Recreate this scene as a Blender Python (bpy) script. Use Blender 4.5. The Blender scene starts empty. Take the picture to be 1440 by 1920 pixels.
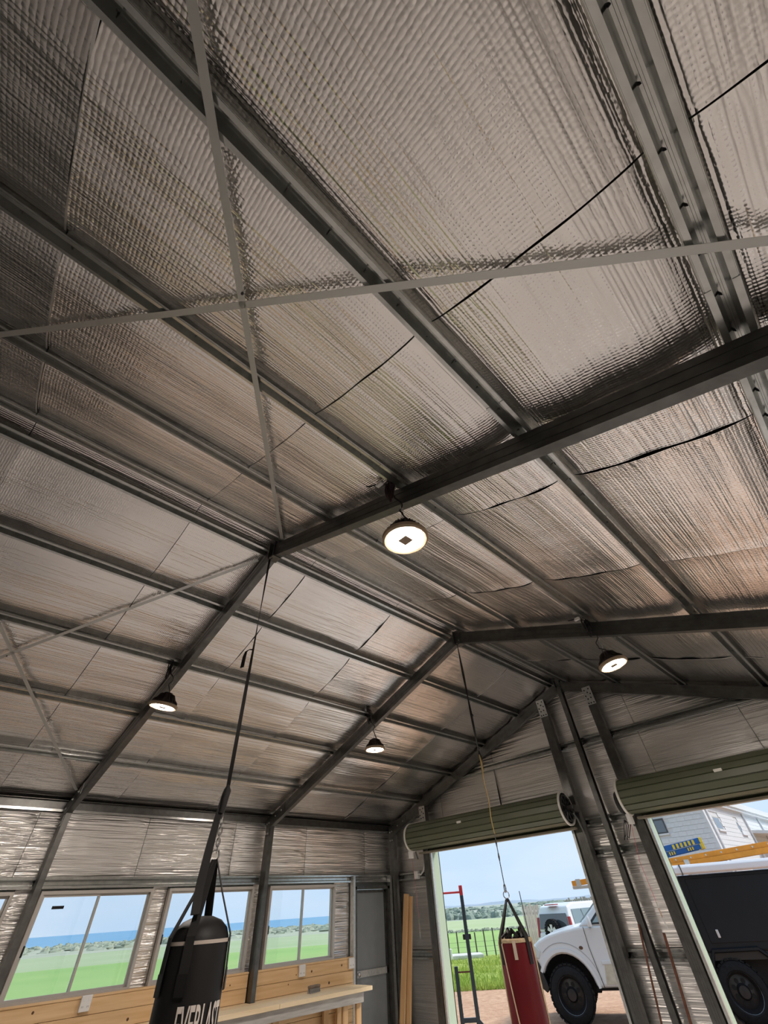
import bpy, bmesh, math, random
from mathutils import Vector, Matrix
random.seed(7)
sc = bpy.context.scene
COL = sc.collection
PI = math.pi

# ------------------------------------------------------------------ camera
YAW, PITCH, ROLL = 0.7556123, 0.7804636, -0.0720833
CAM = Vector((2.9981, 0.0, 1.62))
fw = Vector((-math.sin(YAW)*math.cos(PITCH), math.cos(YAW)*math.cos(PITCH), math.sin(PITCH)))
rt = Vector((math.cos(YAW), math.sin(YAW), 0.0)); up = rt.cross(fw)
r2 = math.cos(ROLL)*rt + math.sin(ROLL)*up; u2 = -math.sin(ROLL)*rt + math.cos(ROLL)*up
cd = bpy.data.cameras.new('camera'); cam = bpy.data.objects.new('camera', cd); COL.objects.link(cam)
M = Matrix((r2, u2, -fw)).transposed().to_4x4(); M.translation = CAM; cam.matrix_world = M
cd.sensor_fit = 'VERTICAL'; cd.sensor_height = 36.0; cd.lens = 752.4*36.0/1920.0
cd.clip_start = 0.02; cd.clip_end = 20000
sc.camera = cam

# ------------------------------------------------------------------ sky, sun, exposure
wd = bpy.data.worlds.new('sky'); sc.world = wd; wd.use_nodes = True
nt = wd.node_tree; nt.nodes.clear()
tc = nt.nodes.new('ShaderNodeTexCoord'); sep = nt.nodes.new('ShaderNodeSeparateXYZ')
nt.links.new(tc.outputs['Generated'], sep.inputs[0])
cr = nt.nodes.new('ShaderNodeValToRGB')
cr.color_ramp.elements[0].position = 0.0; cr.color_ramp.elements[0].color = (0.53, 0.69, 0.90, 1)
cr.color_ramp.elements[1].position = 0.55; cr.color_ramp.elements[1].color = (0.50, 0.68, 0.90, 1)
nt.links.new(sep.outputs['Z'], cr.inputs[0])
nz = nt.nodes.new('ShaderNodeTexNoise'); nz.inputs['Scale'].default_value = 2.2; nz.inputs['Detail'].default_value = 5
mp = nt.nodes.new('ShaderNodeMapping'); mp.inputs['Scale'].default_value = (1, 1, 3.5)
nt.links.new(tc.outputs['Generated'], mp.inputs[0]); nt.links.new(mp.outputs[0], nz.inputs['Vector'])
c2 = nt.nodes.new('ShaderNodeValToRGB'); c2.color_ramp.elements[0].position = .42; c2.color_ramp.elements[1].position = .72
c2.color_ramp.elements[1].color = (.55, .55, .55, 1)
nt.links.new(nz.outputs['Fac'], c2.inputs[0])
mx = nt.nodes.new('ShaderNodeMixRGB'); mx.inputs[2].default_value = (0.80, 0.86, 0.94, 1)
nt.links.new(c2.outputs[0], mx.inputs[0]); nt.links.new(cr.outputs[0], mx.inputs[1])
bg = nt.nodes.new('ShaderNodeBackground'); bg.inputs['Strength'].default_value = 0.96
out = nt.nodes.new('ShaderNodeOutputWorld')
nt.links.new(mx.outputs[0], bg.inputs[0]); nt.links.new(bg.outputs[0], out.inputs[0])
sd = bpy.data.lights.new('sun', 'SUN'); sd.energy = 3.8; sd.angle = math.radians(12); sd.color = (1, .95, .88)
sun = bpy.data.objects.new('sun', sd); COL.objects.link(sun)
sun.rotation_euler = Vector((-0.50, -0.62, -0.75)).to_track_quat('-Z', 'Y').to_euler()
LAMP_L = 320.0          # radiance of the high-bay lenses
sc.view_settings.view_transform = 'Standard'; sc.view_settings.look = 'None'
sc.view_settings.gamma = 1.0; sc.view_settings.exposure = 0.27; sc.view_settings.use_curve_mapping = False
try:
    sc.cycles.use_denoising = True; sc.cycles.use_light_tree = False
    sc.cycles.max_bounces = 6; sc.cycles.glossy_bounces = 4; sc.cycles.diffuse_bounces = 3; sc.cycles.adaptive_threshold = .05
    sc.cycles.caustics_reflective = True; sc.cycles.sample_clamp_indirect = 6.0; sc.cycles.transparent_max_bounces = 12
except Exception: pass

# ------------------------------------------------------------------ materials
MATS = {}
def mat(name, col, rough=.6, metal=0., noise=0., nscale=8., stretch=(1, 1, 1), col2=None, bump=0., bscale=40., bdist=.003, coat=0., spec=.5, grain=None):
    if name in MATS: return MATS[name]
    m = bpy.data.materials.new(name); m.use_nodes = True; n = m.node_tree.nodes; l = m.node_tree.links
    b = n['Principled BSDF']; b.inputs['Base Color'].default_value = (*col, 1); b.inputs['Roughness'].default_value = rough
    b.inputs['Metallic'].default_value = metal; b.inputs['Specular IOR Level'].default_value = spec; b.inputs['Coat Weight'].default_value = coat
    t = n.new('ShaderNodeTexCoord'); mpn = n.new('ShaderNodeMapping'); mpn.inputs['Scale'].default_value = stretch
    l.new(t.outputs['Object'], mpn.inputs[0])
    if noise or col2:
        z = n.new('ShaderNodeTexNoise'); z.inputs['Scale'].default_value = nscale; z.inputs['Detail'].default_value = 6
        l.new(mpn.outputs[0], z.inputs['Vector'])
        r = n.new('ShaderNodeValToRGB'); r.color_ramp.elements[0].position = .3; r.color_ramp.elements[1].position = .7
        c2_ = col2 or tuple(min(1, c*(1+noise)) for c in col); c1_ = col if col2 else tuple(c*(1-noise) for c in col)
        r.color_ramp.elements[0].color = (*c1_, 1); r.color_ramp.elements[1].color = (*c2_, 1)
        l.new(z.outputs['Fac'], r.inputs[0]); l.new(r.outputs[0], b.inputs['Base Color'])
    if bump:
        z2 = n.new('ShaderNodeTexNoise'); z2.inputs['Scale'].default_value = bscale; z2.inputs['Detail'].default_value = 4
        l.new(mpn.outputs[0], z2.inputs['Vector'])
        bp = n.new('ShaderNodeBump'); bp.inputs['Strength'].default_value = bump; bp.inputs['Distance'].default_value = bdist
        l.new(z2.outputs['Fac'], bp.inputs['Height']); l.new(bp.outputs[0], b.inputs['Normal'])
    MATS[name] = m; return m

def foil(name, line_axis, col, rough, cells=True, streak=1.0, dist=.004):
    """silver bubble foil: rows of small bubbles and long shallow creases along line_axis (object space)"""
    m = bpy.data.materials.new(name); m.use_nodes = True; n = m.node_tree.nodes; l = m.node_tree.links
    b = n['Principled BSDF']; b.inputs['Metallic'].default_value = 1.0; b.inputs['Roughness'].default_value = rough
    t = n.new('ShaderNodeTexCoord')
    z0 = n.new('ShaderNodeTexNoise'); z0.inputs['Scale'].default_value = 1.7; z0.inputs['Detail'].default_value = 1
    l.new(t.outputs['Object'], z0.inputs['Vector'])
    r = n.new('ShaderNodeValToRGB'); r.color_ramp.elements[0].color = (*[c*.93 for c in col], 1); r.color_ramp.elements[1].color = (*[min(1, c*1.05) for c in col], 1)
    l.new(z0.outputs['Fac'], r.inputs[0]); l.new(r.outputs[0], b.inputs['Base Color'])
    hs = []
    def term(node_out, amp):
        mu = n.new('ShaderNodeMath'); mu.operation = 'MULTIPLY'; mu.inputs[1].default_value = amp
        l.new(node_out, mu.inputs[0]); hs.append(mu.outputs[0])
    if cells:
        v = n.new('ShaderNodeTexVoronoi'); v.inputs['Scale'].default_value = 60; v.inputs['Randomness'].default_value = .22
        l.new(t.outputs['Object'], v.inputs['Vector']); term(v.outputs['Distance'], -1.6)
    # long creases
    for sc1, sc2, amp in ((24., .5, 1.0*streak), (80., 1.0, .7*streak)):
        mp1 = n.new('ShaderNodeMapping'); s = [sc1]*3; s[line_axis] = sc2; mp1.inputs['Scale'].default_value = s
        l.new(t.outputs['Object'], mp1.inputs[0])
        z = n.new('ShaderNodeTexNoise'); z.inputs['Scale'].default_value = 1.0; z.inputs['Detail'].default_value = 1
        l.new(mp1.outputs[0], z.inputs['Vector'])
        rr = n.new('ShaderNodeValToRGB'); rr.color_ramp.elements[0].position = .35; rr.color_ramp.elements[1].position = .62
        l.new(z.outputs['Fac'], rr.inputs[0]); term(rr.outputs[0], amp)
    zb = n.new('ShaderNodeTexNoise'); zb.inputs['Scale'].default_value = 5; zb.inputs['Detail'].default_value = 1
    l.new(t.outputs['Object'], zb.inputs['Vector']); term(zb.outputs['Fac'], 2.5)
    acc = hs[0]
    for h_ in hs[1:]:
        a = n.new('ShaderNodeMath'); a.operation = 'ADD'; l.new(acc, a.inputs[0]); l.new(h_, a.inputs[1]); acc = a.outputs[0]
    bp = n.new('ShaderNodeBump'); bp.inputs['Strength'].default_value = .42 if cells else .55; bp.inputs['Distance'].default_value = dist
    l.new(acc, bp.inputs['Height']); l.new(bp.outputs[0], b.inputs['Normal'])
    return m

def emit(name, col, s):
    m = bpy.data.materials.new(name); m.use_nodes = True; n = m.node_tree.nodes; n.clear()
    e = n.new('ShaderNodeEmission'); e.inputs[0].default_value = (*col, 1); e.inputs[1].default_value = s
    o = n.new('ShaderNodeOutputMaterial'); m.node_tree.links.new(e.outputs[0], o.inputs[0]); return m

def glass(name, tint, refl=.08):
    m = bpy.data.materials.new(name); m.use_nodes = True; n = m.node_tree.nodes; n.clear(); l = m.node_tree.links
    tr = n.new('ShaderNodeBsdfTransparent'); tr.inputs[0].default_value = (*tint, 1)
    gl = n.new('ShaderNodeBsdfGlossy'); gl.inputs['Roughness'].default_value = .02
    mxs = n.new('ShaderNodeMixShader'); mxs.inputs[0].default_value = refl
    o = n.new('ShaderNodeOutputMaterial'); l.new(tr.outputs[0], mxs.inputs[1]); l.new(gl.outputs[0], mxs.inputs[2]); l.new(mxs.outputs[0], o.inputs[0]); return m

FOIL_ROOF = foil('roof_foil', 1, (.87, .845, .82), .20)
FOIL_WALL_X = foil('left_wall_foil', 1, (.80, .78, .75), .36, cells=False, streak=2.2, dist=.009)
FOIL_WALL_Y = foil('gable_wall_foil', 0, (.76, .74, .71), .42, cells=False, streak=1.3, dist=.007)
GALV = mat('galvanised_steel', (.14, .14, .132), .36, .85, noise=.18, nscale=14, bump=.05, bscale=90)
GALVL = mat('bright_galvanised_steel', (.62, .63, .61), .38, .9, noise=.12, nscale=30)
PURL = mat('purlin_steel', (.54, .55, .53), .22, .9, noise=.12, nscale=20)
BRACE = mat('brace_strap_steel', (.55, .56, .54), .45, .8)
STEELSH = mat('roof_sheet', (.3, .32, .3), .5, .6)
CONC = mat('concrete', (.58, .56, .545), .75, noise=.14, nscale=2.5, bump=.1)
GREEN = mat('olive_door_steel', (.10, .112, .066), .45, 0, noise=.06, nscale=4)
PALEGREEN = mat('pale_green_track', (.42, .52, .40), .45)
CREAM = mat('cream_rim', (.75, .73, .66), .5)
WINFR = mat('window_aluminium', (.50, .47, .43), .45, .35)
BLACKP = mat('black_plastic', (.012, .012, .013), .45)
RUBBER = mat('tyre_rubber', (.013, .013, .0145), .85, noise=.3, nscale=30, spec=.2)
DARK = mat('dark_interior', (.006, .006, .007), .8)
WEB = mat('black_webbing', (.012, .012, .012), .75, bump=.2, bscale=300, bdist=.001)
CHROME = mat('chain_steel', (.6, .6, .6), .25, 1.)
VINYL = mat('black_vinyl', (.010, .0095, .0095), .55, bump=.12, bscale=60, spec=.35)
REDV = mat('red_vinyl', (.135, .002, .007), .38, noise=.12, nscale=5, bump=.1, bscale=30)
TAN = mat('worn_tan_canvas', (.55, .43, .27), .8, noise=.3, nscale=30)
ROPE = mat('yellow_rope', (.50, .36, .14), .8)
PINE = mat('pine_board', (.66, .42, .20), .6, noise=.0, nscale=3.0, stretch=(6, .5, 9), col2=(.80, .56, .31), bump=.05)
PINEL = mat('pale_pine', (.78, .60, .36), .6, nscale=3.0, stretch=(6, .5, 9), col2=(.88, .72, .48))
PINEV = mat('upright_pine', (.52, .31, .14), .6, nscale=3.0, stretch=(9, 9, .6), col2=(.64, .41, .2))
KNOT = mat('pine_knot', (.10, .045, .02), .7)
GREYW = mat('weathered_timber', (.36, .34, .31), .85, nscale=5, stretch=(4, .8, 9), col2=(.50, .48, .44), bump=.2)
WHITEP = mat('white_plastic', (.78, .77, .74), .4)
DOORG = mat('grey_door_sheet', (.22, .235, .24), .5, 0, noise=.05, nscale=6)
PINKC = mat('pink_cord', (.75, .10, .16), .7)
RUST = mat('rusty_bar', (.12, .045, .025), .85, noise=.35, nscale=40)
TAGG = mat('green_tag', (.2, .42, .1), .6)
GLASS = glass('window_glass', (.93, .96, .97), .05)
CARGL = mat('car_glass', (.18, .25, .27), .05, 0, spec=.8, coat=.6)
CARGLD = mat('dark_car_glass', (.06, .075, .08), .06, 0, spec=.8, coat=.6)
CARW = mat('white_car_paint', (.66, .69, .72), .28, coat=.5)
CARDIRT = mat('dusty_white_paint', (.42, .38, .28), .6, nscale=9, col2=(.60, .57, .48))
REDL = mat('red_tail_light', (.32, .02, .02), .2)
CANOPY = mat('black_canopy_steel', (.007, .009, .013), .40, spec=.3, noise=.15, nscale=3)
BLUEF = mat('blue_fibreglass', (.01, .12, .42), .4); YELF = mat('yellow_plastic', (.82, .62, .05), .45)
ORANGEF = mat('orange_fibreglass', (.75, .30, .03), .45, noise=.1, nscale=9)
ALU = mat('aluminium', (.75, .76, .77), .35, .8)
RACKB = mat('rack_blue_grey_paint', (.025, .04, .055), .4); RACKR = mat('rack_red_paint', (.55, .03, .04), .4)
BLOCKW = mat('white_painted_block', (.58, .60, .63), .8, noise=.05, nscale=6, bump=.25, bscale=25, bdist=.01)
MORTAR = mat('pale_mortar', (.55, .56, .58), .9)
ROOFW = mat('pale_roof_steel', (.62, .64, .66), .5)
FENCEW = mat('grey_paling', (.42, .38, .33), .85, noise=.2, nscale=3)
GRAVEL = mat('red_gravel', (.36, .20, .12), .95, noise=.0, nscale=7, col2=(.52, .33, .215), bump=.6, bscale=22, bdist=.03)
GRASS1 = mat('bank_grass', (.19, .27, .035), .95, nscale=1.2, col2=(.34, .40, .08), bump=.5, bscale=6, bdist=.08)
GRASSB = mat('grass_blades', (.24, .36, .045), .9, nscale=.7, col2=(.40, .47, .10))
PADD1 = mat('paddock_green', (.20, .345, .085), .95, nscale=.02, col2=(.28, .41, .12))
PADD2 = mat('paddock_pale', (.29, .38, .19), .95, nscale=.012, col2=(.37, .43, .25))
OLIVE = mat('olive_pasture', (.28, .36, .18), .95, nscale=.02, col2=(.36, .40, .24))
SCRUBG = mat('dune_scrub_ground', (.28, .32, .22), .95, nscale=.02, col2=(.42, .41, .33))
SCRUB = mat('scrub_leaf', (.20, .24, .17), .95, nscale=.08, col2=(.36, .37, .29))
FARM = mat('far_farmland_hazed', (.23, .29, .24), .95, nscale=.004, col2=(.38, .40, .35))  # greyed base colour with the distance haze mixed in
HILL = mat('far_hills_hazed', (.21, .28, .36), .95, nscale=.003, col2=(.28, .34, .41))  # distance haze painted into the hills as a bluish base colour
SEA = mat('sea', (.09, .25, .42), .45, nscale=.004, col2=(.13, .31, .48), spec=.3)
TRACK = mat('grey_track', (.30, .26, .23), .95, nscale=.2, col2=(.40, .36, .31))
POSTM = mat('dark_fence_post', (.06, .055, .05), .9)
WIRE = mat('fence_wire', (.15, .15, .15), .6, .5)
TREEM = mat('far_tree_leaf_hazed', (.15, .205, .17), .95, nscale=.05, col2=(.23, .28, .23))  # leaf colour lightened to carry the haze of distance

# ------------------------------------------------------------------ mesh builder
WLOC = {}
class MB:
    def __init__(s): s.v = []; s.f = []
    def box(s, x0, x1, y0, y1, z0, z1):
        i = len(s.v); s.v += [(x, y, z) for z in (z0, z1) for y in (y0, y1) for x in (x0, x1)]
        s.f += [tuple(i+j for j in q) for q in ((0, 2, 3, 1), (4, 5, 7, 6), (0, 1, 5, 4), (2, 6, 7, 3), (0, 4, 6, 2), (1, 3, 7, 5))]; return s
    def prism(s, poly, fn, a, b, cap=True):
        """poly: 2D points, fn(p, t)->3D; extruded from t=a to t=b"""
        n = len(poly); i = len(s.v)
        s.v += [tuple(fn(p, a)) for p in poly] + [tuple(fn(p, b)) for p in poly]
        for j in range(n): s.f.append((i+j, i+(j+1) % n, i+n+(j+1) % n, i+n+j))
        if cap: s.f.append(tuple(range(i+n-1, i-1, -1))); s.f.append(tuple(range(i+n, i+2*n)))
        return s
    def tube(s, pts, r, n=8, cap=True, closed=False):
        pts = [Vector(p) for p in pts]; i0 = len(s.v); m = len(pts)
        rs = r if isinstance(r, (list, tuple)) else [r]*m
        ref = None
        for k, p in enumerate(pts):
            if closed: d = pts[(k+1) % m]-pts[k-1]
            else: d = pts[min(k+1, m-1)]-pts[max(k-1, 0)]
            d.normalize()
            if ref is None:
                ref = Vector((0, 0, 1)) if abs(d.z) < .9 else Vector((1, 0, 0))
            a = (ref-d*ref.dot(d))
            if a.length < 1e-5: a = d.orthogonal()
            a.normalize(); ref = a; b = d.cross(a)
            for q in range(n):
                t = 2*PI*q/n; s.v.append(tuple(p+(a*math.cos(t)+b*math.sin(t))*rs[k]))
        for k in range(m if closed else m-1):
            k2 = (k+1) % m
            for q in range(n): s.f.append((i0+k*n+q, i0+k*n+(q+1) % n, i0+k2*n+(q+1) % n, i0+k2*n+q))
        if cap and not closed:
            s.f.append(tuple(i0+q for q in range(n-1, -1, -1))); s.f.append(tuple(i0+(m-1)*n+q for q in range(n)))
        return s
    def lathe(s, prof, n=24, c=(0, 0, 0), axis=(0, 0, 1), closed=False, cap=True):
        ax = Vector(axis).normalized(); a = ax.orthogonal().normalized(); b = ax.cross(a); c = Vector(c); i0 = len(s.v); m = len(prof)
        for (r, z) in prof:
            for q in range(n):
                t = 2*PI*q/n; s.v.append(tuple(c+ax*z+(a*math.cos(t)+b*math.sin(t))*r))
        for k in range(m if closed else m-1):
            k2 = (k+1) % m
            for q in range(n): s.f.append((i0+k*n+q, i0+k*n+(q+1) % n, i0+k2*n+(q+1) % n, i0+k2*n+q))
        if not closed:
            if cap and prof[0][0] > 1e-4: s.f.append(tuple(i0+q for q in range(n-1, -1, -1)))
            if cap and prof[-1][0] > 1e-4: s.f.append(tuple(i0+(m-1)*n+q for q in range(n)))
        return s
    def ribbon(s, pts, wdir, w, t):
        """flat strap through pts, width along wdir (one vector or a list)"""
        pts = [Vector(p) for p in pts]; m = len(pts); i0 = len(s.v)
        ws = w if isinstance(w, (list, tuple)) else [w]*m
        for k, p in enumerate(pts):
            d = (pts[min(k+1, m-1)]-pts[max(k-1, 0)]).normalized()
            wd_ = Vector(wdir[k] if isinstance(wdir, list) else wdir); wd_ = (wd_-d*wd_.dot(d)).normalized(); nn = d.cross(wd_)
            for a, b in ((-1, -1), (1, -1), (1, 1), (-1, 1)): s.v.append(tuple(p+wd_*a*ws[k]/2+nn*b*t/2))
        for k in range(m-1):
            for q in range(4): s.f.append((i0+k*4+q, i0+k*4+(q+1) % 4, i0+(k+1)*4+(q+1) % 4, i0+(k+1)*4+q))
        s.f.append((i0+3, i0+2, i0+1, i0)); e = i0+(m-1)*4; s.f.append((e, e+1, e+2, e+3)); return s
    def grid(s, fn, nu, nv):
        i0 = len(s.v)
        for j in range(nv+1):
            for i in range(nu+1): s.v.append(tuple(fn(i/nu, j/nv)))
        for j in range(nv):
            for i in range(nu):
                a = i0+j*(nu+1)+i; s.f.append((a, a+1, a+nu+2, a+nu+1))
        return s
    def xf(s, fn): s.v = [tuple(fn(Vector(p))) for p in s.v]; return s
    def mesh(s, name, m, smooth=False, off=(0, 0, 0)):
        me = bpy.data.meshes.new(name); me.from_pydata([(x-off[0], y-off[1], z-off[2]) for x, y, z in s.v], [], s.f)
        me.materials.append(m)
        if smooth:
            me.polygons.foreach_set('use_smooth', [True]*len(me.polygons))
            try: me.set_sharp_from_angle(angle=math.radians(40))
            except Exception: pass
        return me
    def build(s, name, m, parent=None, smooth=False, bevel=0, label=None, bseg=2):
        if parent is not None: off = WLOC[parent]
        else:
            xs, ys, zs = zip(*s.v); off = ((min(xs)+max(xs))/2, (min(ys)+max(ys))/2, min(zs))
        me = s.mesh(name, m, smooth, off); bm = bmesh.new(); bm.from_mesh(me); bmesh.ops.recalc_face_normals(bm, faces=bm.faces); bm.to_mesh(me); bm.free()
        o = bpy.data.objects.new(name, me); COL.objects.link(o)
        if parent is not None: o.parent = parent
        else: o.location = off
        WLOC[o] = off
        if bevel:
            bv = o.modifiers.new('bevel', 'BEVEL'); bv.width = bevel; bv.segments = bseg; bv.limit_method = 'ANGLE'; bv.angle_limit = math.radians(40)
        if label: o['label'] = label
        return o
def tag(o, label, cat, group=None):
    o['label'] = label; o['category'] = cat
    if group: o['group'] = group
    return o
def struct(o, label=None):
    o['kind'] = 'structure'
    if label: o['label'] = label
    return o
def stuff(o): o['kind'] = 'stuff'; return o
def thing(name, loc, label=None, cat=None, group=None):
    o = bpy.data.objects.new(name, None); o.empty_display_size = .1; COL.objects.link(o); o.location = loc; WLOC[o] = tuple(loc)
    if label: tag(o, label, cat, group)
    return o
def place(name, me, parent, loc, rot=None):
    o = bpy.data.objects.new(name, me); COL.objects.link(o); o.parent = parent; p = WLOC[parent]
    o.location = (loc[0]-p[0], loc[1]-p[1], loc[2]-p[2])
    if rot: o.rotation_euler = rot
    WLOC[o] = tuple(loc); return o

# ------------------------------------------------------------------ shed dimensions
W, HE, HR = 4.3097, 2.7028, 4.2145       # half width, underside of rafter at column and at ridge
K = (HE-HR)/W; CO = math.cos(math.atan(K))
Y1 = 1.521; Y2 = 4.521; Y3 = 7.398; Y0 = Y1-3; YB = Y0-3
XO = 4.53                                  # foil plane of the side walls
YF = Y3+.12; YBK = YB-.12                  # foil planes of the gables
def zr(x, o=0.): return HR+K*abs(x)+o      # underside of rafters + vertical offset
PX = [.13, .935, 1.805, 2.68, 3.56, 4.40]

# ------------------------------------------------------------------ ground and floor
struct(MB().box(-4.7, 4.7, YBK-.1, Y3+.22, -.3, 0).build('floor', CONC), 'pale concrete slab floor of the shed')
def gz(R):
    pr = [(0, -.17), (14, -.17), (18, -.2), (25, -.43), (45, -1.15), (100, -3.1), (200, -5.2), (400, -8), (600, -9.9), (1000, -12.5), (1120, -14), (1e5, -14)]
    for (a, za), (b, zb) in zip(pr, pr[1:]):
        if R <= b: return za+(zb-za)*(R-a)/(b-a)
def sector(name, m, a0, a1, r0, r1, nr, na, label, zf=None, noise=0.):
    mb = MB()
    def fn(u, v):
        az = math.radians(a0+(a1-a0)*u); ra = r0(a0+(a1-a0)*u) if callable(r0) else r0; rb = r1(a0+(a1-a0)*u) if callable(r1) else r1
        R = ra*(rb/ra)**v; z = gz(R) if zf is None else zf(R, a0+(a1-a0)*u)
        z += noise*(math.sin(R*.9+az*31)+math.sin(R*.37-az*57))*.5*min(1, 4*v*(1-v)*2)
        return (CAM.x+R*math.sin(az), R*math.cos(az), z)
    mb.grid(fn, na, nr); o = mb.build(name, m, smooth=True); struct(o, label); return o
yb = lambda a: (14 if not -45 < a < 120 else 19.3 if a < -32.5 else 19.3+(60-19.3)*min(1, (a+32.5)/4.5) if a < 60 else 60)
sector('gravel_yard', GRAVEL, -45, 315, 1.5, lambda a: yb(a), 16, 240, 'reddish gravel yard outside the open roller doors', zf=lambda R, a: gz(R)-.0)
sector('grass_bank', GRASS1, -45, -29.8, yb, 46, 16, 60, 'rough weedy grass bank between the yard and the wire fence', noise=.06)
sector('side_grass', GRASS1, -180, -45, yb, 46, 8, 60, 'rough grass beside the shed below the windows')
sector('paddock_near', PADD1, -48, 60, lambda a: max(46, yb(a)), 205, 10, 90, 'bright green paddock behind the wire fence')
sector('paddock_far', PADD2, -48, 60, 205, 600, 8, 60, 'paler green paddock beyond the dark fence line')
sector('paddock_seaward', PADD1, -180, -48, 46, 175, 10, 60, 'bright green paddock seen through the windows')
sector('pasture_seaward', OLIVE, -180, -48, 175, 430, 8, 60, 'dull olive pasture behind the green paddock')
sector('dune_scrub', SCRUBG, -180, -48, 430, 1125, 8, 60, 'grey green dune scrub along the shore')
sector('sea', SEA, -180, -46, 1110, 7200, 6, 40, 'flat blue sea out to the horizon', zf=lambda R, a: -14.0)
sector('farmland', FARM, -48, 60, 600, 2600, 10, 60, 'far farmland beyond the paddocks, haze mixed into its colour', zf=lambda R, a: gz(min(R, 1000))+(max(0, R-1000)*.004))
sector('hills', HILL, -50, 60, 2600, 6000, 6, 90, 'low hills on the horizon with haze painted in as blue', zf=lambda R, a: -6.1+max(0, R-2600)*.0024+6*math.sin(a*.7)*min(1, (R-2600)/1500.)+3*math.sin(a*2.1+R*.002)*min(1, (R-2600)/1500.))
sector('back_country', FARM, 60, 180, lambda a: yb(a)-.5, 4000, 8, 40, 'open farmland behind the shed', zf=lambda R, a: -.17-R*.003)
sector('gravel_track', TRACK, -92, -71.5, lambda a: 33, lambda a: 45.5-(a+80)*.25, 3, 20, 'grey gravel track crossing the paddock corner', zf=lambda R, a: gz(R)+.06)

# ------------------------------------------------------------------ wall_left with windows, door
WIN = [(-1.39, -.09), (.10, 1.335), (1.60, 2.90), (3.115, 4.42), (4.70, 6.01)]  # first window is out of view, added for the daylight it lets in
WZ0, WZ1 = 1.10, 1.985
DY0, DY1, DZ = 6.44, 7.30, 1.95
def holed(mb, x0, x1, ya, yb_, z0, z1, holes):
    """boxes filling the y/z rectangle around holes (sorted along y)"""
    y = ya
    for (a, b, c, d) in holes:
        if a > y: mb.box(x0, x1, y, a, z0, z1)
        if c > z0: mb.box(x0, x1, a, b, z0, c)
        if d < z1: mb.box(x0, x1, a, b, d, z1)
        y = b
    if y < yb_: mb.box(x0, x1, y, yb_, z0, z1)
    return mb
holes = [(a, b, WZ0, WZ1) for a, b in WIN]+[(DY0, DY1, 0, DZ)]
wl = struct(holed(MB(), -XO-.06, -XO-.02, YBK-.1, YF+.1, 0, 2.98, holes).build('wall_left', STEELSH), 'long window wall of the shed lined with silver foil')
def foil_panel_x(x, ya, yb_, z0, z1, m, parent, side=1, amp=.010):
    ph = random.random()*9; ny = max(2, int((yb_-ya)/.07)); nz_ = max(2, int((z1-z0)/.05))
    def fn(u, v):
        y = ya+(yb_-ya)*u; z = z0+(z1-z0)*v; e = min(1, 6*u*(1-u)*2, 8*v*(1-v)*2)
        d = amp*e*(1.1+math.sin(z*47+ph+.8*math.sin(y*3))*.35+math.sin(z*23+y*1.7+ph)*.45+.3*math.sin(y*9+ph))
        return (x+side*d, y, z)
    return MB().grid(fn, ny, nz_).build('foil_panel', m, parent, smooth=True)
SEAMY = [YBK, -2.82, -1.46, -.10, 1.255, 2.615, 3.98, 5.37, 6.75, YF]
for a, b in zip(SEAMY, SEAMY[1:]): foil_panel_x(-XO, a+.004, b-.004, 2.10, 2.742, FOIL_WALL_X, wl)
prev = YBK
for a, b in WIN+[(DY0-.06, DY1+.04)]:
    if a-prev > .04: foil_panel_x(-XO, prev+.01, a-.01, .0, 2.07, FOIL_WALL_X, wl, amp=.006)
    if b < 6.2: foil_panel_x(-XO, a-.01, b+.01, .0, WZ0-.01, FOIL_WALL_X, wl, amp=.006)
    prev = b
foil_panel_x(-XO, prev+.02, YF, .0, 2.07, FOIL_WALL_X, wl, amp=.006)

def window(n, y0, y1, sticker=False):
    x0, x1 = -XO-.05, -4.455
    mb = MB(); t = .032
    mb.box(x0, x1, y0, y1, WZ0, WZ0+t).box(x0, x1, y0, y1, WZ1-t, WZ1).box(x0, x1, y0, y0+t, WZ0+t, WZ1-t).box(x0, x1, y1-t, y1, WZ0+t, WZ1-t)
    o = mb.build('window_%d' % n, WINFR); struct(o); ym = (y0+y1)/2
    for s_, (a, b, xx) in enumerate(((y0+t, ym+.012, -4.49), (ym-.012, y1-t, -4.515))):
        z0, z1 = WZ0+t, WZ1-t; f_ = MB(); q = .022
        f_.box(xx-.011, xx+.011, a, b, z0, z0+q).box(xx-.011, xx+.011, a, b, z1-q, z1).box(xx-.011, xx+.011, a, a+q, z0+q, z1-q).box(xx-.011, xx+.011, b-q, b, z0+q, z1-q)
        f = f_.build('sash', WINFR, o)
        MB().box(xx-.002, xx+.002, a+q, b-q, z0+q, z1-q).build('pane', GLASS, f)
        if s_ == 0:
            zl = WZ0+.40
            MB().box(xx+.011, xx+.034, a+.003, a+.022, zl-.045, zl+.045).build('latch', BLACKP, f, bevel=.006)
            if sticker: MB().box(xx+.003, xx+.0045, a+.14, a+.265, z1-.125, z1-.098).build('sticker', DARK, f)
    return o
wins = [window(i+1, a, b, i == 2) for i, (a, b) in enumerate(WIN)]
for o, l in zip(wins, ('unseen aluminium sliding window added for daylight, farthest behind the camera', 'aluminium sliding window cut by the left picture edge',
    'aluminium sliding window with a small dark sticker on its pane', 'aluminium sliding window behind the black punching bag', 'aluminium sliding window above the bench, nearest the grey door')): o['label'] = l

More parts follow.
